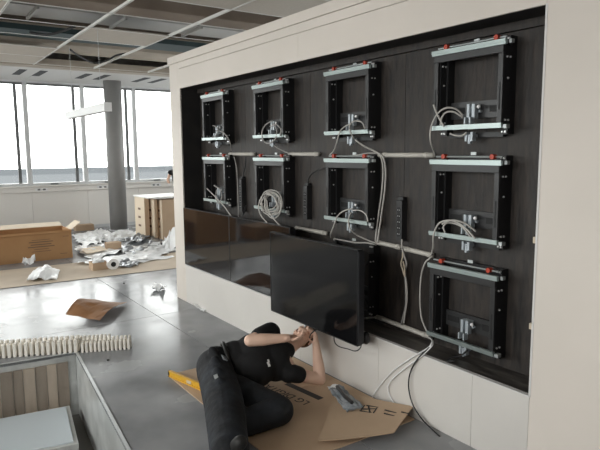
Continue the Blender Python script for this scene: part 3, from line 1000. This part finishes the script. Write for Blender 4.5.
bag = sheet_mesh('plastic_bag', [(2.739, -0.290, 0.060), (2.694, -0.155, 0.060), (3.108, -0.262, 0.060), (3.116, -0.418, 0.060)], 9, 14, .03, 5, 'clear_bag', .01,
                 freq=11, label='clear plastic bag holding a black part, lying on the cardboard', cat='plastic bag')
MB().tube(smooth_path([(2.790, -0.251, 0.100), (2.881, -0.284, 0.100), (2.968, -0.316, 0.100), (3.078, -0.340, 0.100)]), .014, 6).build('black_part', 'black_plastic', bag, smooth=True)
sheet_mesh('bag_flap', [(2.712, -0.288, 0.050), (2.686, -0.159, 0.050), (2.755, -0.203, 0.060), (2.755, -0.292, 0.050)], 4, 4, .05, 8, 'plastic_film', .003,
           freq=14, parent=bag)

lv0, lv1 = Vector((1.627, -1.139, -0.000)), Vector((2.164, -1.017, -0.000))
ld = (lv1 - lv0).normalized()
ln = Vector((-ld.y, ld.x, 0))
lev = empty('spirit_level', (lv0 + lv1) / 2, 'yellow spirit level lying on the cardboard edge behind the man', 'spirit level')
LM = Matrix((ld, ln, Vector((0, 0, 1)))).transposed().to_4x4()
LM.translation = lv0 + Vector((0, 0, .009))
LL = (lv1 - lv0).length
MB().box((0, -.012, 0), (LL, .012, .012), LM).box((0, -.012, .043), (LL, .012, .055), LM).box((0, -.005, .012), (LL, .005, .043), LM).build('level_beam', 'yellow_level', lev)
MB().box((-.006, -.013, -.0), (0, .013, .056), LM).build('end_cap', 'black_plastic', lev)
MB().box((LL * .5 - .03, -.009, .014), (LL * .5 + .03, .009, .042), LM).build('vial_block', 'block_wood', lev)

# ------------------------------------------------------------ kraft sheet and foam
sheet_mesh('kraft_sheet', [(-0.669, -1.459, 0.000), (-0.280, -1.186, 0.000), (-0.947, -0.664, 0.000), (-1.153, -1.026, 0.000)], 12, 12, .03, 2, 'kraft', .004,
           fn=lambda s_, t_: .02 + .15 * math.sin(math.pi * min(1, max(0, t_ * .9 + .1))) * (0.35 + .65 * (1 - s_)), freq=3,
           label='brown sheet of kraft paper arched up on the grey floor', cat='paper sheet')

fo0, fo1 = Vector((0.364, -2.069, 0.000)), Vector((0.737, -1.177, 0.000))
fd = (fo1 - fo0).normalized()
fn_ = Vector((-fd.y, fd.x, 0))
if fn_.x > 0:
    fn_ = -fn_


def foam(name, o, length, nfin, label, h=.085, wid=.16):
    FMx = Matrix((fd, fn_, Vector((0, 0, 1)))).transposed().to_4x4()
    FMx.translation = o
    r = empty(name, o, label, 'packing foam')
    MB().box((0, .055, .0), (length, wid - .06, h * .62), FMx).build('foam_spine', 'foam_white', r, .004)
    st = length / nfin
    for k in range(nfin):
        MB().box((k * st + st * .14, 0, .0), (k * st + st * .80, .058, h), FMx).build('foam_rib', 'foam_white', r, .008)
        MB().box((k * st + st * .14, wid - .062, .0), (k * st + st * .80, wid, h * 1.02), FMx).build('foam_rib', 'foam_white', r, .008)


LF = (fo1 - fo0).length
foam('packing_foam', fo0 + fd * LF * .52, LF * .48, 12, 'ribbed white packing foam strip by the pit, right one', .10)
foam('packing_foam', fo0 - fd * .35 + fn_ * .015, LF * .50 + .35, 17, 'ribbed white packing foam strip by the pit, left one', .13)
foam('packing_foam', fo0 + fd * LF * .42 + fn_ * .19, LF * .36, 9, 'short ribbed foam strip lying behind the other two', .075, .14)

# ------------------------------------------------------------ paper mat and debris near the windows
sheet_mesh('paper_mat', [(-2.97, -5.0, .001), (-2.60, 3.2, .001), (-4.05, 3.4, .001), (-4.35, -5.0, .001)], 6, 24, .004, 4, 'paper_mat', .002,
           lift=.006, freq=.8, label='tan protective paper laid across the floor near the windows', cat='floor paper')

# open carton at the far left
zt = 0.514
bx0, bx1, by0, by1 = -5.5, -4.80, -1.85, -.40
cbx = empty('open_carton', ((bx0 + bx1) / 2, (by0 + by1) / 2, 0), 'big open brown carton standing at the far left near the windows', 'carton')
box('carton_wall', (bx1 - .012, by0, .012), (bx1, by1, zt), 'cardboard_box', cbx)
box('carton_wall', (bx0, by0, .012), (bx0 + .012, by1, zt), 'cardboard_box', cbx)
box('carton_wall', (bx0 + .012, by0, .012), (bx1 - .012, by0 + .012, zt), 'cardboard_box', cbx)
box('carton_wall', (bx0 + .012, by1 - .012, .012), (bx1 - .012, by1, zt), 'cardboard_box', cbx)
box('carton_bottom', (bx0, by0, .0), (bx1, by1, .012), 'cardboard_box', cbx)
MB().add([(bx1 - .01, by1, zt - .004), (bx1 - .40, by1, zt - .004), (bx1 - .40, by1 + .17, zt + .12), (bx1 - .01, by1 + .17, zt + .12),
          (bx1 - .01, by1, zt + .006), (bx1 - .40, by1, zt + .006), (bx1 - .40, by1 + .166, zt + .13), (bx1 - .01, by1 + .166, zt + .13)],
         [(0, 1, 2, 3), (4, 7, 6, 5), (0, 3, 7, 4), (1, 5, 6, 2), (3, 2, 6, 7), (0, 4, 5, 1)]).build('carton_flap', 'cardboard_pale', cbx)  # paler tone paints the light on this side flap
MB().add([(bx0, by0, zt), (bx0, by1, zt), (bx0 - .25, by1, zt + .05), (bx0 - .25, by0, zt + .05),
          (bx0, by0, zt + .008), (bx0, by1, zt + .008), (bx0 - .25, by1, zt + .058), (bx0 - .25, by0, zt + .058)],
         [(0, 1, 2, 3), (4, 7, 6, 5), (0, 3, 7, 4), (1, 5, 6, 2), (3, 2, 6, 7), (0, 4, 5, 1)]).build('carton_flap', 'cardboard_pale', cbx)
MB().add([(bx1, by0, zt), (bx1, by1, zt), (bx1 + .02, by1, zt - .035), (bx1 + .02, by0, zt - .035),
          (bx1 + .008, by0, zt + .004), (bx1 + .008, by1, zt + .004), (bx1 + .028, by1, zt - .035), (bx1 + .028, by0, zt - .035)],
         [(0, 1, 2, 3), (4, 7, 6, 5), (0, 3, 7, 4), (1, 5, 6, 2), (3, 2, 6, 7), (0, 4, 5, 1)]).build('carton_flap', 'cardboard_box', cbx)
random.seed(3)
for k, (yc, z_, w) in enumerate(((-.92, .33, .20), (-.92, .285, .17), (-.92, .245, .22), (-.92, .205, .12), (-.92, .165, .16), (-.50, .40, .05), (-.55, .09, .06), (-.92, .37, .15))):
    h_ = .016 if k in (0, 1, 2) else .009
    box('print_line', (bx1, yc - w, z_), (bx1 + .002, yc + w, z_ + h_), 'print_brown', cbx, kind='stuff')

# tall cartons by the wall end
zc_top = 0.918


def tall_carton(x0, x1, y0, y1, h_, label):
    r = empty('tall_carton', ((x0 + x1) / 2, (y0 + y1) / 2, 0), label, 'carton', 'tall cartons by the windows')
    box('carton_body', (x0, y0, 0), (x1, y1, h_), 'cardboard', r, .004, seg=1)
    box('carton_lit_face', (x0 + .004, y0 - .004, .004), (x1 - .004, y0, h_ - .004), 'cardboard_pale', r)  # pale slab paints in the light falling on this side
    for k in range(3):
        box('print_mark', (x0 + (x1 - x0) * .35, y0 - .0055, h_ * (.3 + .2 * k)), (x0 + (x1 - x0) * .6, y0 - .004, h_ * (.3 + .2 * k) + .045), 'print_brown', r, kind='stuff')
    box('tape_strip', (x0 + (x1 - x0) * .45, y0 - .003, h_), (x0 + (x1 - x0) * .55, y1, h_ + .002), 'cardboard_pale', r)


tall_carton(-6.6, -5.98, 1.40, 1.50, zc_top, 'tall brown carton standing leftmost of the three by the windows')
tall_carton(-6.3, -5.82, 1.56, 1.62, zc_top - .03, 'narrow tall brown carton standing between two others by the windows')
tall_carton(-6.05, -5.72, 1.69, 2.9, zc_top - .04, 'tall brown carton nearest the wall end, partly hidden by it')
box('white_board', (-6.62, 1.38, zc_top + .003), (-5.7, 2.9, zc_top + .03), 'white_board', None, .003, label='flat white board lying on top of the tall cartons', cat='board')

# plastic sheets
heap = [
    (None, .12, 'plastic_film', 'crumpled white plastic sheet farthest left in the heap'),
    (None, .12, 'plastic_film', 'crumpled white plastic sheet beside the column base'),
    (None, .10, 'silver_bag', 'grey shiny plastic sheet in the middle of the heap'),
    (None, .10, 'plastic_film', 'white plastic sheet lying behind the big open carton'),
    (None, .09, 'plastic_film', 'white plastic sheet in front of the tall cartons'),
    (None, .05, 'plastic_film', 'thin white plastic sheet nearest the tan floor paper'),
    (None, .10, 'silver_bag', 'small grey crumpled foil piece on the plastic heap'),
    (None, .12, 'plastic_film', 'small white crumpled film piece on the plastic heap'),
]
heap_pts = [[(-7.393, 0.244, 0.000), (-8.025, 1.022, 0.000), (-6.682, 0.926, 0.000), (-5.650, 0.093, 0.000)],
            [(-6.957, 0.566, 0.000), (-7.648, 1.509, 0.000), (-6.334, 1.623, -0.000), (-5.283, 0.578, 0.000)],
            [(-5.417, 0.599, 0.000), (-6.046, 1.516, 0.000), (-5.300, 1.587, 0.000), (-4.420, 0.607, -0.000)],
            [(-5.515, -0.113, -0.000), (-6.048, 0.606, 0.000), (-5.080, 0.652, 0.000), (-4.235, -0.140, 0.000)],
            [(-4.641, 0.491, 0.000), (-5.031, 1.309, 0.000), (-4.274, 1.339, 0.000), (-3.627, 0.515, 0.000)],
            [(-4.076, -0.387, 0.000), (-4.281, 0.448, 0.000), (-3.644, 0.964, 0.000), (-3.432, -0.101, 0.000)],
            [(-5.936, 0.972, 0.000), (-6.325, 1.391, -0.000), (-5.770, 1.415, 0.000), (-5.305, 0.950, 0.000)],
            [(-6.237, 0.578, 0.000), (-6.506, 0.916, 0.000), (-5.841, 0.878, 0.000), (-5.491, 0.502, 0.000)]]
for k, (px_, amp, mm, lb) in enumerate(heap):
    hp_ = [Vector(q) for q in heap_pts[k]]
    hc_ = sum(hp_, Vector()) / 4
    sheet_mesh('plastic_sheet', [hc_ + (q - hc_) * (1.0 if k == 1 else 1.18) for q in hp_], 14, 14, amp, k + 20, mm, .003, lift=.012 + (.06 if k in (6, 7) else 0), freq=4.5 if k < 6 else 8, ragged=.05,
               label=lb, cat='plastic sheet', group='crumpled plastic sheets near the windows')
box('cardboard_scrap', (-5.187, 0.293, 0.030), (-5.007, 0.563, 0.170), 'cardboard', None, .004, label='small brown carton on the plastic sheets', cat='carton')
box('low_carton', (-8.70, .55, 0), (-8.45, .98, .14), 'cardboard', None, .004, label='low brown carton against the window wall left of the column', cat='carton')
sheet_mesh('cardboard_scrap', [(-5.146, -0.185, 0.020), (-5.381, 0.254, 0.020), (-4.821, 0.245, 0.020), (-4.616, -0.177, 0.020)], 4, 4, .02, 41, 'cardboard_pale', .006, lift=.05,
           label='flat tan cardboard piece beside the big open carton', cat='cardboard')
sc = empty('small_box', (-3.312, -0.347, 0.000), 'small open brown box filled with white packing', 'box')
o = Vector((-3.394, -0.324, 0.000))
for a, b in (((-.13, -.12, 0), (.10, -.112, .13)), ((-.13, .112, 0), (.10, .12, .13)), ((.092, -.112, 0), (.10, .112, .13)), ((-.13, -.112, 0), (-.122, .112, .13)), ((-.122, -.112, 0), (.092, .112, .008))):
    box('box_wall' if b[2] > .05 else 'box_bottom', o + Vector(a), o + Vector(b), 'cardboard', sc)
mb = MB()
random.seed(9)
for k in range(9):
    mb.ell(o + Vector((random.uniform(-.08, .06), random.uniform(-.07, .07), random.uniform(.09, .17))), (.045, .04, .04), nu=7, nv=5)
mb.build('white_packing', 'plastic_film', sc, kind='stuff')
o = Vector((-3.255, -0.138, 0.000))
ro = empty('tape_roll', o, 'white paper roll with a dark core beside the small box', 'roll')
mb = MB()
mb.cyl(o + Vector((.04, 0, .092)), o + Vector((-.08, 0, .092)), .092, 20)
mb.build('roll_paper', 'white_plastic', ro)
MB().cyl(o + Vector((.043, 0, .092)), o + Vector((.03, 0, .092)), .042, 14).build('roll_core', 'dark_slot', ro)
sheet_mesh('foil_wrap', [(-3.288, -0.046, 0.000), (-3.768, 0.174, 0.000), (-3.490, 0.396, 0.000), (-3.108, 0.195, 0.000)], 10, 8, .10, 51, 'silver_bag', .003, freq=9, lift=.008,
           label='crumpled silver wrapper on the tan floor paper', cat='wrapper')
sheet_mesh('padded_bag', [(-3.065, -1.463, 0.000), (-3.782, -1.238, -0.000), (-3.612, -0.881, -0.000), (-2.940, -1.070, 0.000)], 10, 10, .07, 52, 'plastic_film', .02, freq=5, lift=.02,
           fn=lambda s_, t_: .11 * math.sin(math.pi * s_) * math.sin(math.pi * t_), label='stuffed white plastic bag on the tan paper at far left', cat='plastic bag')
sheet_mesh('plastic_sheet', [(-4.345, -1.323, 0.000), (-4.709, -1.232, 0.000), (-4.682, -1.044, 0.000), (-4.315, -1.143, 0.000)], 8, 8, .25, 53, 'plastic_film', .003, freq=4, lift=.02,
           label='upright white plastic film in front of the big open carton', cat='plastic sheet')
sheet_mesh('paper_scrap', [(-1.436, -0.184, 0.000), (-1.674, -0.008, 0.000), (-1.473, 0.061, 0.000), (-1.221, -0.082, 0.000)], 6, 6, .10, 54, 'plastic_film', .003, freq=9, lift=.006,
           label='grey crumpled scrap on the floor left of the wall end', cat='scrap')
sheet_mesh('paper_scrap', [(-0.273, -0.058, 0.000), (-0.453, 0.092, 0.000), (-0.164, 0.091, 0.000), (-0.038, -0.036, 0.000)], 6, 6, .05, 55, 'plastic_film', .003, freq=9, lift=.004,
           label='white crumpled scrap against the base of the wall', cat='scrap')
box('cardboard_edge', (-1.05, .16, 0), (-.93, .19, .17), 'cardboard', None, .003, label='brown cardboard strip leaning at the wall end near the floor', cat='cardboard')
sheet_mesh('plastic_sheet', [(-4.308, 1.111, 0.000), (-5.052, 1.488, 0.000), (-4.619, 1.651, 0.000), (-4.020, 1.314, 0.000)], 10, 10, .40, 56, 'plastic_film', .003, freq=4, lift=.02,
           label='clump of clear film standing by the tall cartons at the wall end', cat='plastic sheet')
for k, (u_, lb) in enumerate((((0.428, -1.454, 0.000), 'small dark crumb on the grey floor right of the foam'), ((0.907, -1.449, 0.000), 'small dark crumb on the grey floor beside the pit'),
                              ((-2.137, -0.318, -0.000), 'small dark crumb on the grey floor before the tan paper'))):
    MB().ell(Vector(u_) + Vector((0, 0, .006)), (.018, .013, .008), nu=7, nv=5).build('floor_crumb', 'dark_slot', None, label=lb, cat='crumb')
# cartons left of the picture, seen only in the glossy displays
for k, (a, b, lb) in enumerate((((-5.5, -2.95, 0), (-4.7, -2.05, .78), 'large brown carton outside the view, mirrored in the corner display'),
                               ((-5.2, -4.2, 0), (-4.5, -3.3, .28), 'lower brown carton outside the view, mirrored in the display'))):
    MB().box(a, b).build('stacked_carton', 'cardboard_box', None, .006, label=lb, cat='carton')

# ------------------------------------------------------------ people


def hand(mb, w, d, n_, right, curls, thumb=(.55, .6, .55), spread=.012):
    w, d = Vector(w), Vector(d).normalized()
    n_ = Vector(n_)
    n_ = (n_ - d * n_.dot(d)).normalized()
    sd = d.cross(n_) if right else n_.cross(d)
    mb.ell(w + d * .052, (.056, .043, .019), (d, sd, n_), 12, 8)
    mb.cap(w - d * .02, w + d * .03, .026, .026, 10)
    for k, (off, ln_) in enumerate(((.031, .074), (.0105, .083), (-.0105, .078), (-.030, .062))):
        p = w + d * (.096 - .006 * abs(k - 1)) + sd * off
        a = 0.0
        mb.cap(w + d * .05 + sd * off * .8, p, .010, .0098, 8)
        for j, fr_ in enumerate((.45, .31, .24)):
            a += curls[k] * (1.0, 1.1, .8)[j]
            v = d * math.cos(a) + n_ * math.sin(a) + sd * spread * off * 20 * .2
            q = p + v * ln_ * fr_
            mb.cap(p, q, .0096 - .0008 * j, .0088 - .0008 * j, 8)
            p = q
    p = w + d * .028 + sd * .034
    v1 = (d * thumb[0] + sd * thumb[1] + n_ * thumb[2]).normalized()
    q = p + v1 * .046
    mb.cap(w + d * .015 + sd * .015, p, .015, .014, 8)
    mb.cap(p, q, .0135, .011, 8)
    v2 = (d * .95 + sd * .05 + n_ * .6).normalized()
    mb.cap(q, q + v2 * .034, .0108, .0090, 8)


def head(mb, hair_mb, c, up, face, s_=1.0):
    c = Vector(c)
    up = Vector(up).normalized()
    face = Vector(face)
    face = (face - up * face.dot(up)).normalized()
    lat = face.cross(up)
    ax = (lat, face, up)
    P_ = lambda a, b, c_: c + (lat * a + face * b + up * c_) * s_
    mb.ell(P_(0, -.012, .03), (.078 * s_, .098 * s_, .092 * s_), ax, 18, 12)       # skull
    mb.ell(P_(0, .022, -.045), (.062 * s_, .072 * s_, .075 * s_), ax, 16, 10)      # face and jaw
    mb.ell(P_(0, .075, -.098), (.026 * s_, .02 * s_, .018 * s_), ax, 10, 7)        # chin
    mb.cap(P_(0, .088, .012), P_(0, .112, -.032), .009 * s_, .014 * s_, 8)         # nose
    mb.cap(P_(-.034, .083, .022), P_(.034, .083, .022), .011 * s_, .011 * s_, 8)   # brow
    mb.cap(P_(-.022, .090, -.066), P_(.022, .090, -.066), .008 * s_, .008 * s_, 8)   # lips
    for q in (-1, 1):
        mb.ell(P_(.078 * q, -.012, -.012), (.010 * s_, .02 * s_, .032 * s_), ax, 8, 6)   # ear
        mb.ell(P_(.047 * q, .06, -.03), (.022 * s_, .022 * s_, .022 * s_), ax, 8, 6)     # cheek
    hair_mb.ell(P_(0, -.030, .045), (.086 * s_, .098 * s_, .092 * s_), ax, 18, 12)
    hair_mb.ell(P_(0, .028, .098), (.06 * s_, .062 * s_, .035 * s_), ax, 14, 8)
    for q in (-1, 1):
        hair_mb.ell(P_(.066 * q, -.02, .02), (.018 * s_, .05 * s_, .06 * s_), ax, 10, 7)
    return P_


def stick_on(root, target, p, n_, size, shapes, name, m, label=None):
    """small flat mark laid on a garment, following its surface"""
    mb = MB()
    p = Vector(p)
    ok, loc, nor, _ = target.closest_point_on_mesh(p - wloc(target))
    c = loc + wloc(target)
    nor = nor.normalized()
    u = Vector(n_)
    u = (u - nor * u.dot(nor)).normalized()
    v = nor.cross(u)
    for (a0, b0, a1, b1) in shapes:
        pts = []
        for a, b in ((a0, b0), (a1, b0), (a1, b1), (a0, b1)):
            pts.append(c + u * a * size + v * b * size)
        mb.add([q + nor * .004 for q in pts] + [q - nor * .01 for q in pts], [(0, 1, 2, 3), (7, 6, 5, 4), (0, 4, 5, 1), (1, 5, 6, 2), (2, 6, 7, 3), (3, 7, 4, 0)])
    return mb.build(name, m, root, label=label)


# --- the man lying on his side under the display
man = empty('person', (2.35, -.75, 0), 'person in black t-shirt and dark jeans lying on the floor under the pulled-out display', 'person')
hipc = Vector((2.215, -.965, .215))
neck = Vector((2.385, -.43, .31))
t = (neck - hipc).normalized()
rsh, lsh = Vector((2.285, -.535, .455)), Vector((2.50, -.475, .165))
rv = (rsh - lsh)
rv = (rv - t * rv.dot(t)).normalized()
fv = t.cross(rv).normalized()
AX = (rv, fv, t)
lelb, lwr = Vector((2.534, -0.224, 0.065)), Vector((2.425, -0.183, 0.320))
relb, rwr = Vector((2.382, -0.780, 0.460)), Vector((2.503, -0.510, 0.460))
headc = Vector((2.221, -0.166, 0.335))
rhip, lhip = hipc + rv * .085 - t * .02, hipc - rv * .085 - t * .02 + Vector((.03, 0, .0))
rkn, rank = Vector((2.733, -1.191, 0.190)), Vector((3.241, -1.414, 0.125))
lkn, lank = Vector((2.899, -0.851, 0.110)), Vector((2.892, -1.148, 0.090))
# skin: the whole body as one surface
B = MB()
HB = MB()
hup = (headc - neck).normalized()
hface = Vector((.62, -.10, .75))
P_ = head(B, HB, headc, hup, hface, 1.02)
B.cap(neck - t * .03, headc - hup * .07, .058, .055, 14)
B.ell(hipc + t * .40, (.165, .105, .16), AX)
B.ell(hipc + t * .18, (.145, .10, .17), AX)
B.ell(hipc, (.15, .105, .13), AX)
B.cap(rsh, lsh, .055, .055)
for sh_, el_, wr_ in ((rsh, relb, rwr), (lsh, lelb, lwr)):
    B.cap(sh_, el_, .056, .047)
    B.cap(el_, el_ + (wr_ - el_) * .3, .047, .050)
    B.cap(el_ + (wr_ - el_) * .3, wr_, .050, .031)
for hp, kn, an in ((rhip, rkn, rank), (lhip, lkn, lank)):
    B.cap(hp, kn, .08, .055)
    B.cap(kn, an, .055, .04)
meet = Vector((2.450, -0.261, 0.410))
hand(B, rwr, (meet - rwr), (.30, -.15, .85), True, (.75, .62, .70, .80), (.50, .45, .75))
hand(B, lwr, (Vector((2.346, -0.136, 0.410)) - lwr), (-.1, -.85, -.2), False, (.45, .5, .65, .75), (.6, .55, .6))
remesh('body', B, .0062, 'skin', man, 3)
remesh('hair', HB, .010, 'hair', man, 2)
for q in (-1, 1):
    MB().ell(P_(.032 * q, .084, .003), (.012, .012, .012), nu=8, nv=6).build('eye', 'white_plastic', man, smooth=True)
S = MB()
S.ell(hipc + t * .43, (.215, .145, .15), AX, 22, 14)
S.ell(hipc + t * .30 + fv * .015, (.21, .15, .19), AX, 22, 14)
S.ell(hipc + t * .24 - rv * .075 + fv * .05, (.155, .16, .20), AX, 22, 14)
S.ell(hipc + t * .14, (.195, .148, .16), AX, 22, 14)
S.cap(rsh - t * .02, lsh - t * .03, .078, .070)
S.cap(neck - t * .055, neck - t * .015, .082, .070)
S.cap(rsh, rsh + (relb - rsh) * .55, .082, .074, 14)
S.cap(lsh, lsh + (lelb - lsh) * .22, .074, .070, 14)
S.cap(hipc + t * .05 + fv * .03 + rv * .05, hipc + t * .40 + fv * .035 + rv * .02, .10, .10)
shirt = remesh('t_shirt', S, .011, 'tshirt', man, 3)
J = MB()
J.ell(hipc - t * .0, (.190, .155, .135), AX, 22, 14)
J.ell(hipc - t * .045 - fv * .03 + rv * .0, (.155, .13, .13), AX, 20, 12)
J.cap(rhip + Vector((0.02, -.01, -.045)), rkn, .142, .138, 18)
J.cap(rkn, rank, .138, .118, 18)
J.cap(lhip, lkn, .115, .105, 18)
J.cap(lkn, lank, .105, .090, 18)
for k, (a, b) in enumerate(((.10, .9), (.35, .3), (.62, .8), (.85, .2))):      # soft folds in the denim
    p = rhip.lerp(rkn, a)
    J.cap(p + fv * .085 + rv * .09, p + fv * .115 - rv * .05 + t * .03 * b, .034, .03, 10)
jeans = remesh('jeans', J, .011, 'jeans', man, 5)
bl = MB()
pts = []
for k in range(33):
    a = 2 * math.pi * k / 32
    pts.append(hipc + t * .075 + rv * .196 * math.cos(a) + fv * .154 * math.sin(a))
bl.tube(pts, .017, 6)
bl.build('belt', 'belt', man, smooth=True)
stick_on(man, jeans, hipc + t * .10 + rv * .10 + fv * .22, t, .03, [(-.6, -1.3, .6, 1.3)], 'belt_clip', 'zinc', 'silver clip on the belt')
stick_on(man, shirt, hipc + t * .40 - rv * .085 + fv * .25, rv, .03, [(-.9, -.25, -.2, .35), (-.3, -.1, .3, .5), (.1, -.35, .9, .15)], 'shirt_logo', 'white_plastic', 'small white logo on the chest')
stick_on(man, jeans, (2.598, -1.187, 0.360), t, .028, [(-.5, -1.0, .5, 1.0)], 'pocket_patch', 'aluminium_dull', 'grey patch on the pocket')
for an, kn, dr in ((rank, rkn, Vector((.16, .02, .20))), (lank, lkn, Vector((-.05, -.4, .0)))):
    s_ = MB()
    d_ = dr.normalized()
    s_.cap(an - d_ * .04, an + d_ * .17 + Vector((0, 0, -.02)), .050, .044)
    s_.cap(an, an + (kn - an) * .15, .052, .055)
    remesh('shoe', s_, .012, 'shoe', man, 2)
cn = MB()
cn.tube(smooth_path([meet + Vector((-.02, .01, -.02)), meet + Vector((0, .01, .02)), meet + Vector((.03, .05, .06)), meet + Vector((.05, .10, .07))]), .005, 6)
cn.build('signal_cable', 'black_cable', None, smooth=True, label='short black cable held in the hands of the lying man', cat='cable')

# --- second person by the windows, mostly hidden behind the wall end
e0 = Vector((-6.900, 2.366, 1.415))
pc = Vector((e0.x - .05, e0.y + .27, 0))
man2 = empty('person', pc, 'person in dark clothes standing by the windows behind the wall end', 'person')
B = MB()
HB = MB()
zs = e0.z
up = Vector((0, 0, 1))
P2_ = head(B, HB, pc + Vector((0, 0, 1.66)), up, (-1, .2, -.1), 1.0)
AX2 = (Vector((0, 1, 0)), Vector((1, 0, 0)), up)
B.cap(pc + up * 1.44, pc + up * 1.58, .056, .054)
B.ell(pc + up * 1.25, (.165, .105, .24), AX2)
B.ell(pc + up * 1.0, (.15, .10, .18), AX2)
for q in (-1, 1):
    B.cap(pc + Vector((0, .09 * q, .92)), pc + Vector((0, .10 * q, .50)), .085, .058)
    B.cap(pc + Vector((0, .10 * q, .50)), pc + Vector((0.02, .11 * q, .07)), .056, .04)
    B.cap(pc + Vector((.03, .11 * q, .045)), pc + Vector((-.14, .11 * q, .035)), .04, .03)
elb = e0 + Vector((0, .02, .0))
wr2 = e0 + Vector((-.10, .0, -.16))
shl = pc + Vector((0, -.19, 1.41))
B.cap(shl, elb, .05, .042)
B.cap(elb, wr2, .042, .03)
hand(B, wr2, (-.3, .1, -.5), (-.4, .6, .2), False, (.4, .4, .45, .5))
shr = pc + Vector((0, .19, 1.41))
elr = pc + Vector((-.05, .26, 1.13))
wrr = pc + Vector((-.28, .16, 1.10))
B.cap(shr, elr, .05, .042)
B.cap(elr, wrr, .042, .03)
hand(B, wrr, (-1, -.2, 0), (0, 0, -1), True, (.4, .4, .45, .5))
remesh('body', B, .0085, 'skin', man2, 2)
remesh('hair', HB, .012, 'hair', man2, 2)
S = MB()
S.ell(pc + up * 1.27, (.19, .125, .24), AX2)
S.ell(pc + up * 1.03, (.175, .125, .2), AX2)
S.cap(pc + Vector((0, -.16, 1.42)), pc + Vector((0, .16, 1.42)), .07, .07)
S.cap(shl, shl + (elb - shl) * 1.0, .072, .060)
S.cap(shr, shr + (elr - shr) * 1.0, .072, .060)
remesh('jacket', S, .014, 'tshirt', man2, 2)
J = MB()
J.ell(pc + up * .93, (.17, .12, .12), AX2)
for q in (-1, 1):
    J.cap(pc + Vector((0, .09 * q, .90)), pc + Vector((0, .10 * q, .50)), .10, .075)
    J.cap(pc + Vector((0, .10 * q, .50)), pc + Vector((0.02, .11 * q, .10)), .075, .065)
remesh('trousers', J, .014, 'jeans', man2, 2)
for q in (-1, 1):
    s_ = MB()
    s_.cap(pc + Vector((.04, .11 * q, .052)), pc + Vector((-.16, .115 * q, .045)), .05, .043)
    remesh('shoe', s_, .013, 'shoe', man2, 2)
